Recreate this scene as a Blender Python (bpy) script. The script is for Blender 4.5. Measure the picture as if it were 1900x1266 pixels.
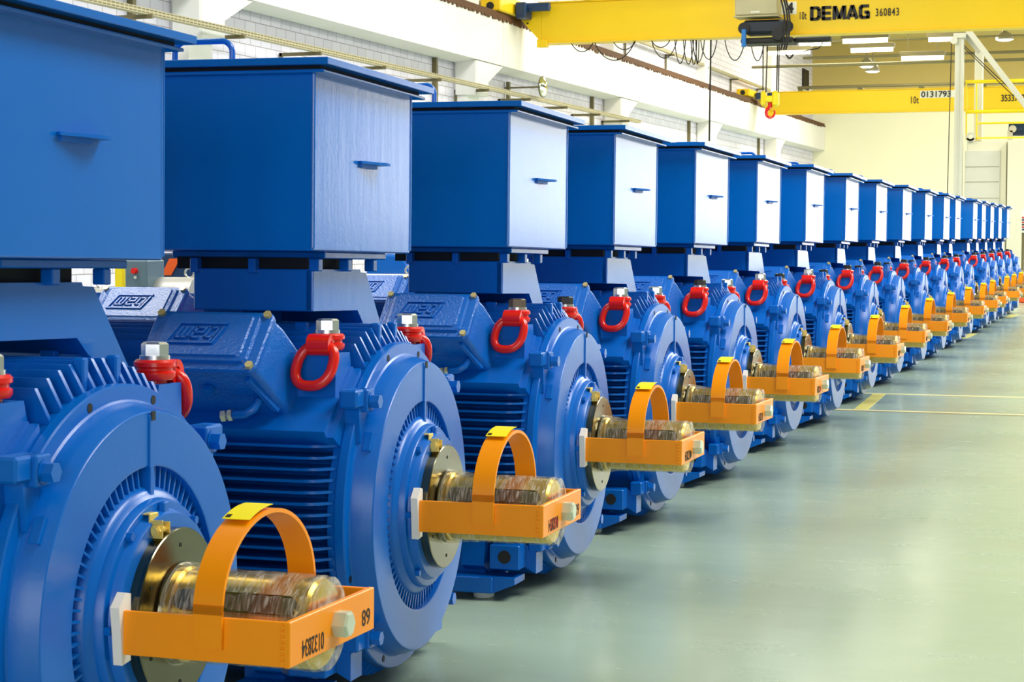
import bpy, bmesh, math, random
from mathutils import Matrix, Vector, Euler
random.seed(7)
PI = math.pi
for o in list(bpy.data.objects): bpy.data.objects.remove(o)
scene = bpy.context.scene
col = scene.collection

# ------------------------------------------------------------------ camera
EYE = 1.365
YAW, PITCH, FPX = 0.3253, 0.0561, 3495.4
cam_data = bpy.data.cameras.new('camera')
cam = bpy.data.objects.new('camera', cam_data); col.objects.link(cam)
cam.location = (0, 0, EYE)
cam.rotation_euler = (PI/2 - PITCH, 0, YAW)
cam_data.sensor_width = 36.0
cam_data.lens = 36.0*FPX/1900.0
cam_data.clip_end = 400
cam_data.dof.use_dof = True
cam_data.dof.focus_distance = 8.5
cam_data.dof.aperture_fstop = 20
scene.camera = cam

# ------------------------------------------------------------------ world, exposure
world = bpy.data.worlds.new('world'); scene.world = world
world.use_nodes = True
wn = world.node_tree.nodes['Background']
wn.inputs[0].default_value = (0.88, 0.93, 1.0, 1)
wn.inputs[1].default_value = 0.35
scene.view_settings.view_transform = 'Standard'
scene.view_settings.look = 'None'
scene.view_settings.gamma = 1
scene.view_settings.use_curve_mapping = False
scene.view_settings.exposure = 0.5

def area(name, loc, rot, sx, sy, power, color=(1, 1, 1)):
    d = bpy.data.lights.new(name, 'AREA'); d.shape = 'RECTANGLE'; d.size = sx; d.size_y = sy
    d.energy = power; d.color = color
    o = bpy.data.objects.new(name, d); col.objects.link(o)
    o.location = loc; o.rotation_euler = rot
    return o
# added lamps under unseen, made-up roof skylights, to brighten the hall
SKY_Y = (8, 20, 32, 44, 58, 74)
for k, yy in enumerate(SKY_Y):
    area('skylight_light', (4.5, yy, 9.7), (0, 0, 0), 5.0, 6.0, 900, (1, 0.99, 0.97))
    area('skylight_light', (-9.0, yy, 9.7), (0, 0, 0), 3.0, 6.0, 470 if yy < 50 else 800, (0.98, 0.98, 1.0) if yy < 40 else (1, 0.95, 0.78))

# added lamps in the made-up aisle, end-wall and rear windows, all unseen
for k in range(3):
    area('window_light', (11.95, 47.4+k*12.4+5.9, 3.65), (0, PI/2, 0), 5.5, 11.2, 330, (0.90, 0.94, 1))
area('door_light', (6.5, 85.8, 2.9), (-PI/2, 0, 0), 10.0, 5.6, 300, (0.90, 0.94, 1))
for x in (-3.4, -0.6, 2.2, 5.0, 7.8):
    area('rear_window_light', (x+0.8, -11.9, 3.9), (PI/2, 0, 0), 1.6, 6.2, 135, (0.92, 0.95, 1))

# ------------------------------------------------------------------ materials
def lin(c):
    return tuple(((v/255)/12.92 if v <= 10 else (((v/255)+0.055)/1.055)**2.4) for v in c)
def mat(name, rgb, rough=0.4, metal=0.0, spec=0.5, bump=0.0, bscale=60.0, var=0.0, vscale=3.0, coat=0.0, emit=0.0, emitc=None, stretch=None, rvar=0.0):
    m = bpy.data.materials.new(name); m.use_nodes = True
    nt = m.node_tree; b = nt.nodes['Principled BSDF']
    c = lin(rgb)
    b.inputs['Base Color'].default_value = (*c, 1)
    b.inputs['Roughness'].default_value = rough
    b.inputs['Metallic'].default_value = metal
    b.inputs['Specular IOR Level'].default_value = spec
    b.inputs['Coat Weight'].default_value = coat
    if emit:
        b.inputs['Emission Color'].default_value = (*(lin(emitc or rgb)), 1)
        b.inputs['Emission Strength'].default_value = emit
    tc = nt.nodes.new('ShaderNodeTexCoord'); mp = nt.nodes.new('ShaderNodeMapping')
    nt.links.new(tc.outputs['Object'], mp.inputs['Vector'])
    if stretch: mp.inputs['Scale'].default_value = stretch
    if bump:
        n = nt.nodes.new('ShaderNodeTexNoise'); n.inputs['Scale'].default_value = bscale; n.inputs['Detail'].default_value = 3
        bp = nt.nodes.new('ShaderNodeBump'); bp.inputs['Strength'].default_value = bump; bp.inputs['Distance'].default_value = 0.004
        nt.links.new(mp.outputs[0], n.inputs['Vector']); nt.links.new(n.outputs['Fac'], bp.inputs['Height'])
        nt.links.new(bp.outputs[0], b.inputs['Normal'])
    n2 = nt.nodes.new('ShaderNodeTexNoise'); n2.inputs['Scale'].default_value = vscale; n2.inputs['Detail'].default_value = 5
    nt.links.new(mp.outputs[0], n2.inputs['Vector'])
    if var:
        mx = nt.nodes.new('ShaderNodeMix'); mx.data_type = 'RGBA'
        mx.inputs['A'].default_value = (*[v*(1-var) for v in c], 1); mx.inputs['B'].default_value = (*[min(1, v*(1+var)) for v in c], 1)
        nt.links.new(n2.outputs['Fac'], mx.inputs['Factor']); nt.links.new(mx.outputs['Result'], b.inputs['Base Color'])
    if rvar:
        mr = nt.nodes.new('ShaderNodeMapRange'); mr.inputs['From Min'].default_value = 0.3; mr.inputs['From Max'].default_value = 0.7
        mr.inputs['To Min'].default_value = max(0.02, rough-rvar); mr.inputs['To Max'].default_value = rough+rvar
        nt.links.new(n2.outputs['Fac'], mr.inputs['Value']); nt.links.new(mr.outputs[0], b.inputs['Roughness'])
    return m

BLUE = mat('blue_paint', (0, 99, 193), 0.28, spec=0.42, bump=0.07, bscale=90, var=0.05)
BLUEBOX = mat('blue_sheet_paint', (0, 101, 192), 0.20, spec=0.5, bump=0.06, bscale=70, var=0.05, vscale=2)
BLUECAST = mat('blue_cast_paint', (0, 99, 193), 0.30, spec=0.6, bump=0.5, bscale=110, var=0.06)
def streaks(m):
    nt = m.node_tree; b = nt.nodes['Principled BSDF']; L = nt.links.new
    old = b.inputs['Normal'].links[0].from_socket
    tc = nt.nodes.new('ShaderNodeTexCoord'); mp = nt.nodes.new('ShaderNodeMapping'); mp.inputs['Scale'].default_value = (14, 14, 1.6)
    n = nt.nodes.new('ShaderNodeTexNoise'); n.inputs['Scale'].default_value = 1.5; n.inputs['Detail'].default_value = 6; n.inputs['Roughness'].default_value = 0.6
    bp = nt.nodes.new('ShaderNodeBump'); bp.inputs['Strength'].default_value = 0.09; bp.inputs['Distance'].default_value = 0.006
    L(tc.outputs['Object'], mp.inputs[0]); L(mp.outputs[0], n.inputs['Vector']); L(n.outputs['Fac'], bp.inputs['Height']); L(old, bp.inputs['Normal']); L(bp.outputs[0], b.inputs['Normal'])
streaks(BLUEBOX)
DARKGAP = mat('dark_gasket', (12, 16, 22), 0.8)  # near-black fill, shade painted into gaps below lid and terminal box
ORANGE = mat('orange_paint', (255, 150, 0), 0.36, spec=0.35, bump=0.06, bscale=50, var=0.05)
RED = mat('red_paint', (226, 22, 8), 0.25, spec=0.6, bump=0.12, bscale=60)
ZINC = mat('zinc_steel', (205, 205, 200), 0.28, metal=0.9, bump=0.05)
BLACKBOLT = mat('black_bolt', (28, 26, 24), 0.4, metal=0.3)
BROWNBOLT = mat('brown_bolt', (92, 78, 62), 0.4, metal=0.4)
BRASS = mat('yellow_zinc', (238, 208, 110), 0.35, metal=0.55, bump=0.1, bscale=40)
YBOLT = mat('yellow_passivated_bolt', (212, 196, 140), 0.35, metal=0.5)
STEEL = mat('turned_steel', (116, 112, 92), 0.17, metal=1.0, var=0.15, vscale=8)
SHAFT = mat('oiled_shaft_steel', (222, 190, 84), 0.22, metal=0.9, var=0.25, vscale=10)
NUT = mat('grey_green_bolt', (205, 212, 190), 0.3, metal=0.35)
WHITECARD = mat('white_foam', (240, 232, 222), 0.7, var=0.04)
YELLOW = mat('yellow_sticker', (250, 232, 10), 0.5)
INK = mat('black_ink', (24, 20, 22), 0.6)
REDINK = mat('red_ink', (196, 30, 24), 0.6)
PADW = mat('pale_pad', (205, 212, 205), 0.5)
SILVER = mat('silver_paint', (196, 194, 188), 0.35, metal=0.35, bump=0.3, bscale=60)
WALLW = mat('white_concrete', (238, 236, 232), 0.7, bump=0.25, bscale=4, var=0.05, vscale=0.7)
WALLC = mat('cream_wall', (248, 245, 218), 0.7, var=0.04, vscale=0.3)
TRAYM = mat('perforated_tray', (172, 162, 122), 0.5, metal=0.2)
def perf(m):
    nt = m.node_tree; b = nt.nodes['Principled BSDF']; L = nt.links.new
    tc = nt.nodes.new('ShaderNodeTexCoord'); sp = nt.nodes.new('ShaderNodeSeparateXYZ'); L(tc.outputs['Object'], sp.inputs[0])
    cb = nt.nodes.new('ShaderNodeCombineXYZ'); L(sp.outputs['Y'], cb.inputs['X']); L(sp.outputs['Z'], cb.inputs['Y'])
    br = nt.nodes.new('ShaderNodeTexBrick'); L(cb.outputs[0], br.inputs['Vector']); br.offset = 0.0
    br.inputs['Scale'].default_value = 1.0; br.inputs['Brick Width'].default_value = 0.12; br.inputs['Row Height'].default_value = 0.045; br.inputs['Mortar Size'].default_value = 0.014
    br.inputs['Mortar'].default_value = (*lin((176, 168, 130)), 1); br.inputs['Color1'].default_value = (*lin((96, 86, 58)), 1); br.inputs['Color2'].default_value = (*lin((96, 86, 58)), 1)
    L(br.outputs['Color'], b.inputs['Base Color'])
perf(TRAYM)
BEIGE = mat('beige_wall', (208, 186, 116), 0.8, var=0.05, vscale=0.3)
CEIL = mat('ceiling_sheet', (200, 180, 112), 0.8, var=0.05)
GREYST = mat('galvanised_steel', (150, 144, 122), 0.45, metal=0.4, var=0.15, vscale=5)
OLIVE = mat('olive_bracket', (112, 104, 72), 0.5, metal=0.3)
RUST = mat('rusty_rail', (92, 58, 30), 0.8, var=0.3, vscale=6)
CRANEY = mat('crane_yellow', (248, 206, 8), 0.42, spec=0.4, var=0.06, vscale=0.8)
CRANEY2 = mat('yellow_rail_paint', (250, 222, 20), 0.4)
BLACK = mat('black_rubber', (20, 18, 16), 0.6)
DARKBLUE = mat('dark_blue_black', (6, 20, 36), 0.5)
NAVY = mat('navy_machine', (12, 52, 96), 0.4)
BRIGHTBLUE = mat('bright_blue_plastic', (0, 110, 190), 0.4)
TAN = mat('khaki_cabinet', (190, 180, 140), 0.5, var=0.12, vscale=3)
CABIN = mat('pale_panel', (222, 220, 202), 0.5, var=0.03)
CABIN2 = mat('pale_grey_paint', (205, 206, 198), 0.4, var=0.04)
CABDARK = mat('grey_cabinet', (96, 118, 130), 0.4, var=0.1)
SIGNW = mat('white_board', (240, 240, 232), 0.5)
LAMPW = mat('lamp_tube', (255, 252, 225), 0.5, emit=9.0, emitc=(255, 250, 215))
LAMPB = mat('lamp_bulb', (250, 255, 235), 0.5, emit=9.0, emitc=(245, 255, 230))
MIRROR = mat('convex_mirror', (225, 230, 215), 0.05, metal=1.0)
ORANGEBOX = mat('orange_red_plastic', (235, 92, 30), 0.5)
WINGLOW = mat('daylight_glass', (235, 242, 255), 0.3, emit=0.8, emitc=(236, 242, 255))  # emissive surface of the added aisle and end-wall windows
REARGLOW = mat('rear_daylight_glass', (235, 242, 255), 0.3, emit=0.8, emitc=(242, 246, 255))  # emissive surface of the added windows behind the camera
SKYGLOW = mat('skylight_glass', (250, 250, 245), 0.3, emit=2.0, emitc=(255, 252, 245))  # emissive surface of the added skylights, out of view
LINEY = mat('floor_line_yellow', (222, 212, 110), 0.35)
LINEP = mat('floor_line_pale', (236, 226, 168), 0.35)

def film():
    m = bpy.data.materials.new('stretch_film'); m.use_nodes = True; nt = m.node_tree
    b = nt.nodes['Principled BSDF']; out = nt.nodes['Material Output']
    b.inputs['Base Color'].default_value = (0.85, 0.82, 0.72, 1); b.inputs['Roughness'].default_value = 0.12
    b.inputs['Specular IOR Level'].default_value = 0.9
    tr = nt.nodes.new('ShaderNodeBsdfTransparent'); tr.inputs[0].default_value = (0.93, 0.9, 0.8, 1)
    mx = nt.nodes.new('ShaderNodeMixShader')
    tc = nt.nodes.new('ShaderNodeTexCoord'); mp = nt.nodes.new('ShaderNodeMapping'); mp.inputs['Scale'].default_value = (7.0, 1.0, 1.0)
    n = nt.nodes.new('ShaderNodeTexNoise'); n.inputs['Scale'].default_value = 14; n.inputs['Detail'].default_value = 5; n.inputs['Distortion'].default_value = 1.5
    bp = nt.nodes.new('ShaderNodeBump'); bp.inputs['Strength'].default_value = 0.5; bp.inputs['Distance'].default_value = 0.008
    cr = nt.nodes.new('ShaderNodeMapRange'); cr.inputs['From Min'].default_value = 0.42; cr.inputs['From Max'].default_value = 0.68
    cr.inputs['To Min'].default_value = 0.06; cr.inputs['To Max'].default_value = 0.42
    L = nt.links.new
    L(tc.outputs['Object'], mp.inputs[0]); L(mp.outputs[0], n.inputs['Vector']); L(n.outputs['Fac'], bp.inputs['Height'])
    L(bp.outputs[0], b.inputs['Normal']); L(n.outputs['Fac'], cr.inputs['Value']); L(cr.outputs[0], mx.inputs['Fac'])
    L(tr.outputs[0], mx.inputs[1]); L(b.outputs[0], mx.inputs[2]); L(mx.outputs[0], out.inputs['Surface'])
    return m
FILM = film()

def brick():
    m = bpy.data.materials.new('white_block_wall'); m.use_nodes = True; nt = m.node_tree; b = nt.nodes['Principled BSDF']
    tc = nt.nodes.new('ShaderNodeTexCoord'); sp = nt.nodes.new('ShaderNodeSeparateXYZ'); cb = nt.nodes.new('ShaderNodeCombineXYZ')
    br = nt.nodes.new('ShaderNodeTexBrick'); L = nt.links.new
    L(tc.outputs['Object'], sp.inputs[0]); L(sp.outputs['Y'], cb.inputs['X']); L(sp.outputs['Z'], cb.inputs['Y']); L(cb.outputs[0], br.inputs['Vector'])
    br.inputs['Color1'].default_value = (*lin((230, 226, 240)), 1); br.inputs['Color2'].default_value = (*lin((220, 216, 232)), 1)
    br.inputs['Mortar'].default_value = (*lin((168, 160, 160)), 1)
    br.inputs['Scale'].default_value = 1.0; br.inputs['Mortar Size'].default_value = 0.008; br.inputs['Mortar Smooth'].default_value = 0.3
    br.inputs['Brick Width'].default_value = 0.40; br.inputs['Row Height'].default_value = 0.20
    L(br.outputs['Color'], b.inputs['Base Color']); b.inputs['Roughness'].default_value = 0.7
    bp = nt.nodes.new('ShaderNodeBump'); bp.inputs['Strength'].default_value = 0.6; bp.inputs['Distance'].default_value = 0.01; bp.invert = True
    L(br.outputs['Fac'], bp.inputs['Height']); L(bp.outputs[0], b.inputs['Normal'])
    return m
BRICK = brick()
GREYWALL = mat('grey_wall', (98, 106, 116), 0.7, var=0.05)

def floor_mat():
    m = bpy.data.materials.new('green_epoxy_floor'); m.use_nodes = True; nt = m.node_tree; b = nt.nodes['Principled BSDF']; L = nt.links.new
    tc = nt.nodes.new('ShaderNodeTexCoord')
    n = nt.nodes.new('ShaderNodeTexNoise'); n.inputs['Scale'].default_value = 0.6; n.inputs['Detail'].default_value = 6
    L(tc.outputs['Object'], n.inputs['Vector'])
    mx = nt.nodes.new('ShaderNodeMix'); mx.data_type = 'RGBA'
    mx.inputs['A'].default_value = (*lin((142, 164, 143)), 1); mx.inputs['B'].default_value = (*lin((162, 180, 160)), 1)
    L(n.outputs['Fac'], mx.inputs['Factor'])
    # pale scuffs and scratches worn into the coating
    mp = nt.nodes.new('ShaderNodeMapping'); mp.inputs['Scale'].default_value = (1.0, 3.2, 1.0); mp.inputs['Rotation'].default_value = (0, 0, 0.5)
    n2 = nt.nodes.new('ShaderNodeTexNoise'); n2.inputs['Scale'].default_value = 1.6; n2.inputs['Detail'].default_value = 9; n2.inputs['Roughness'].default_value = 0.7
    L(tc.outputs['Object'], mp.inputs[0]); L(mp.outputs[0], n2.inputs['Vector'])
    cr = nt.nodes.new('ShaderNodeMapRange'); cr.inputs['From Min'].default_value = 0.66; cr.inputs['From Max'].default_value = 0.74
    cr.inputs['To Max'].default_value = 0.5
    L(n2.outputs['Fac'], cr.inputs['Value'])
    mx2 = nt.nodes.new('ShaderNodeMix'); mx2.data_type = 'RGBA'; mx2.inputs['B'].default_value = (*lin((212, 220, 208)), 1)
    L(cr.outputs[0], mx2.inputs['Factor']); L(mx.outputs['Result'], mx2.inputs['A']); L(mx2.outputs['Result'], b.inputs['Base Color'])
    mr = nt.nodes.new('ShaderNodeMapRange'); mr.inputs['To Min'].default_value = 0.14; mr.inputs['To Max'].default_value = 0.36
    L(n2.outputs['Fac'], mr.inputs['Value']); L(mr.outputs[0], b.inputs['Roughness'])
    b.inputs['Specular IOR Level'].default_value = 0.5
    n3 = nt.nodes.new('ShaderNodeTexNoise'); n3.inputs['Scale'].default_value = 1.3; n3.inputs['Detail'].default_value = 2
    L(tc.outputs['Object'], n3.inputs['Vector'])
    bp = nt.nodes.new('ShaderNodeBump'); bp.inputs['Strength'].default_value = 0.25; bp.inputs['Distance'].default_value = 0.02
    L(n3.outputs['Fac'], bp.inputs['Height']); L(bp.outputs[0], b.inputs['Normal'])
    return m
FLOOR = floor_mat()

# ------------------------------------------------------------------ mesh helpers
class MB:
    def __init__(s): s.bm = bmesh.new()
    def _new(s, geo_verts, M):
        if M is not None: bmesh.ops.transform(s.bm, matrix=M, verts=geo_verts)
    def box(s, x0, x1, y0, y1, z0, z1, bev=0.0, M=None, seg=1):
        vs = [s.bm.verts.new((x, y, z)) for x in (x0, x1) for y in (y0, y1) for z in (z0, z1)]
        q = [(0, 1, 3, 2), (4, 6, 7, 5), (0, 4, 5, 1), (2, 3, 7, 6), (0, 2, 6, 4), (1, 5, 7, 3)]
        fs = [s.bm.faces.new([vs[i] for i in f]) for f in q]
        if bev:
            es = list({e for f in fs for e in f.edges})
            r = bmesh.ops.bevel(s.bm, geom=es, offset=bev, segments=seg, affect='EDGES', profile=0.5)
            vs = list({v for f in r['faces'] for v in f.verts} | {v for v in vs if v.is_valid})
        s._new(vs, M); return s
    def prism(s, pts, axis, a, b, M=None):
        """pts: 2-D outline in the other two axes (cyclic order), extruded along axis from a to b"""
        def P(p, t):
            if axis == 0: return (t, p[0], p[1])
            if axis == 1: return (p[0], t, p[1])
            return (p[0], p[1], t)
        A = [s.bm.verts.new(P(p, a)) for p in pts]; B = [s.bm.verts.new(P(p, b)) for p in pts]
        n = len(pts); s.bm.faces.new(A); s.bm.faces.new(B[::-1])
        for i in range(n):
            j = (i+1) % n; s.bm.faces.new((A[i], B[i], B[j], A[j]))
        s._new(A+B, M); return s
    def loft(s, rings, cap=True, M=None):
        R = [[s.bm.verts.new(p) for p in r] for r in rings]
        n = len(rings[0])
        for a, b in zip(R[:-1], R[1:]):
            for i in range(n):
                j = (i+1) % n; s.bm.faces.new((a[i], a[j], b[j], b[i]))
        if cap: s.bm.faces.new(R[0][::-1]); s.bm.faces.new(R[-1])
        s._new([v for r in R for v in r], M); return s
    def lathe(s, prof, seg=64, center=(0, 0, 0), axis='x', a0=0, a1=2*PI, closed=False, cap=False, M=None):
        """prof: list of (t along axis, radius)"""
        full = abs(a1-a0-2*PI) < 1e-6; n = seg if full else seg+1
        rows = []
        for t, r in prof:
            row = []
            for k in range(n):
                a = a0+(a1-a0)*k/seg; c, d = math.cos(a)*r, math.sin(a)*r
                p = (t, c, d) if axis == 'x' else ((c, t, d) if axis == 'y' else (c, d, t))
                row.append(s.bm.verts.new((p[0]+center[0], p[1]+center[1], p[2]+center[2])))
            rows.append(row)
        if closed: rows.append(rows[0])
        for A, B in zip(rows[:-1], rows[1:]):
            for k in range(seg):
                j = (k+1) % n
                s.bm.faces.new((A[k], A[j], B[j], B[k]))
        if cap and full:
            s.bm.faces.new(rows[0][::-1]); s.bm.faces.new(rows[-1])
        vs = list({v for r in rows for v in r})
        s._new(vs, M); return s
    def cyl(s, p, q, r, seg=16, r2=None):
        p, q = Vector(p), Vector(q); d = q-p; L = d.length
        M = Matrix.Translation(p) @ d.to_track_quat('X', 'Z').to_matrix().to_4x4()
        return s.lathe([(0, r), (L, r if r2 is None else r2)], seg=seg, cap=True, M=M)
    def hexa(s, p, q, r):
        return s.cyl(p, q, r, seg=6)
    def tube(s, pts, r, seg=8, closed=False, cap=True):
        pts = [Vector(p) for p in pts]; n = len(pts); rings = []
        up = None
        for i, p in enumerate(pts):
            if closed: t = (pts[(i+1) % n]-pts[i-1]).normalized()
            else: t = (pts[min(i+1, n-1)]-pts[max(i-1, 0)]).normalized()
            if up is None:
                up = t.orthogonal().normalized()
            up = (up-t*up.dot(t)).normalized(); sd = t.cross(up)
            rr = r[i] if isinstance(r, (list, tuple)) else r
            rings.append([s.bm.verts.new(p+(up*math.cos(2*PI*k/seg)+sd*math.sin(2*PI*k/seg))*rr) for k in range(seg)])
        m = n if closed else n-1
        for i in range(m):
            a, b = rings[i], rings[(i+1) % n]
            for k in range(seg):
                j = (k+1) % seg; s.bm.faces.new((a[k], a[j], b[j], b[k]))
        if not closed and cap: s.bm.faces.new(rings[0][::-1]); s.bm.faces.new(rings[-1])
        return s
    def mesh(s, name, material, smooth=35):
        me = bpy.data.meshes.new(name)
        bmesh.ops.recalc_face_normals(s.bm, faces=s.bm.faces)
        s.bm.to_mesh(me); s.bm.free()
        if smooth:
            me.polygons.foreach_set('use_smooth', [True]*len(me.polygons))
            me.set_sharp_from_angle(angle=math.radians(smooth))
        me.materials.append(material)
        return me
    def build(s, name, material, parent=None, smooth=35):
        o = bpy.data.objects.new(name, s.mesh(name, material, smooth)); col.objects.link(o)
        if smooth:
            wm = o.modifiers.new('weighted_normal', 'WEIGHTED_NORMAL'); wm.keep_sharp = True; wm.weight = 80
        if parent is not None: o.parent = parent
        return o

def tag(o, label=None, cat=None, group=None, kind=None):
    if label: o['label'] = label
    if cat: o['category'] = cat
    if group: o['group'] = group
    if kind: o['kind'] = kind
    return o
def empty(name, loc=(0, 0, 0)):
    o = bpy.data.objects.new(name, None); col.objects.link(o); o.location = loc; o.empty_display_size = 0.2
    return o
def struct(o): o['kind'] = 'structure'; return o
CH = {}
def copy_tree(o, parent=None):
    c = o.copy(); col.objects.link(c)
    if parent is not None: c.parent = parent
    for ch in [x for x in SCENE_LIST(o)]: copy_tree(ch, c)
    return c
def SCENE_LIST(o): return list(o.children)
def text_mesh(body, size, material, name, parent=None, extrude=0.0006, M=None, bold=0.0, spacing=1.0, xs=1.0, align='LEFT'):
    cu = bpy.data.curves.new('text', 'FONT'); cu.body = body; cu.size = size; cu.extrude = extrude; cu.offset = bold
    cu.space_character = spacing; cu.align_x = align
    t = bpy.data.objects.new('text', cu); col.objects.link(t)
    bpy.context.view_layer.update()
    dg = bpy.context.evaluated_depsgraph_get()
    me = bpy.data.meshes.new_from_object(t.evaluated_get(dg))
    bpy.data.objects.remove(t); bpy.data.curves.remove(cu)
    me.name = name
    me.transform(Matrix.Diagonal((xs, 1, 1, 1)))
    if M is not None: me.transform(M)
    me.materials.clear(); me.materials.append(material)
    o = bpy.data.objects.new(name, me); col.objects.link(o)
    if parent is not None: o.parent = parent
    return o

# =================================================================== ELECTRIC MOTOR (local: x = shaft axis toward aisle, y along the row, z up, floor 0)
ZC = 0.551
RT = 0.552      # fin tip radius
def circz(y, R): return math.sqrt(max(0.0, R*R-y*y))

def motor_frame():
    m = MB(); X0 = -1.05; XF = 0.03
    # core barrel
    m.lathe([(X0, 0.30), (X0, 0.425), (XF, 0.425), (XF, 0.30)], seg=72, center=(0, 0, ZC))
    # 45-degree shoulders (smooth skin) on both sides
    for s in (1, -1):
        pts = [(-0.515*s, 0.262), (-0.40*s, 0.352), (-0.290*s, 0.435), (-0.25*s, 0.30), (-0.44*s, 0.20), (-0.50*s, 0.245)]
        m.prism([(p[0], p[1]+ZC) for p in pts], 0, X0, 0.012)
        # web sloping from the shoulder to the flange
        m.prism([(p[0], p[1]+ZC) for p in [(-0.50*s, 0.245), (-0.40*s, 0.34), (-0.285*s, 0.43), (-0.27*s, 0.36), (-0.42*s, 0.2)]], 0, 0.010, 0.034)
        # lifting pad blocks front and rear
        for xa, xb in ((-0.150, 0.0), (-0.93, -0.78)):
            m.prism([(p[0]*s, p[1]) for p in [(-0.288, 1.028), (-0.398, 1.028), (-0.402, 0.868), (-0.36, 0.80), (-0.25, 0.90)]], 0, xa, xb)
        # side shoulder lower (toward the feet)
        pts = [(-0.45*s, -0.225), (-0.30*s, -0.36), (-0.25*s, -0.30), (-0.40*s, -0.18)]
        m.prism([(p[0], p[1]+ZC) for p in pts], 0, X0, 0.02)
    th = 0.0058
    # vertical fins on top / bottom, chamfered at the flange end
    for k in range(12):
        y = -0.236+0.0452*k
        zt = circz(y, RT)+ZC; zi = circz(y, 0.43)+ZC; ze = circz(y, 0.487)+ZC
        if 0.05 < abs(y) < 0.09 and False: continue
        m.prism([(X0, zi), (X0, zt-0.004), (-0.004, zt), (0.034, ze), (0.034, zi)], 1, y-th, y+th)
        zt = ZC-circz(y, RT-0.03); zi = ZC-circz(y, 0.43); ze = ZC-circz(y, 0.487)
        m.prism([(X0, zi), (X0, zt), (-0.004, zt), (0.034, ze), (0.034, zi)], 1, y-th, y+th)
    # horizontal fins on both sides
    for k in range(17):
        z = 0.800-0.0318*k; dz = z-ZC
        for s in (1, -1):
            yt = s*circz(dz, RT-0.004 if dz > -0.12 else RT-0.004-0.16*(abs(dz)-0.12)); yi = s*circz(dz, 0.40); ye = s*circz(dz, 0.485)
            m.prism([(X0, yi), (X0, yt), (-0.045, yt), (0.0, s*(abs(yt)-0.022)), (0.034, ye), (0.034, yi)], 2, z-0.0038, z+0.0038)
    # radial face ring of the barrel at the drive end
    m.lathe([(0.012, 0.42), (0.012, 0.488), (0.036, 0.488), (0.036, 0.42)], seg=96, center=(0, 0, ZC))
    # upright studs rising through the top fins near the flange
    for y in (-0.068, 0.072):
        m.box(-0.012, 0.016, y-0.012, y+0.012, 1.0, 1.107, 0.004)
    for x, y in ((-0.22, -0.12), (-0.52, -0.05), (-0.24, 0.2)):
        m.box(x-0.02, x+0.02, y-0.012, y+0.012, 1.0, 1.108, 0.003)
    # rear shield and fan cowl
    m.lathe([(X0-0.11, 0.0), (X0-0.11, 0.40), (X0-0.08, 0.455), (X0, 0.46), (X0, 0.50), (X0+0.03, 0.50), (X0+0.03, 0.44)], seg=64, center=(0, 0, ZC))
    return m

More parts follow.
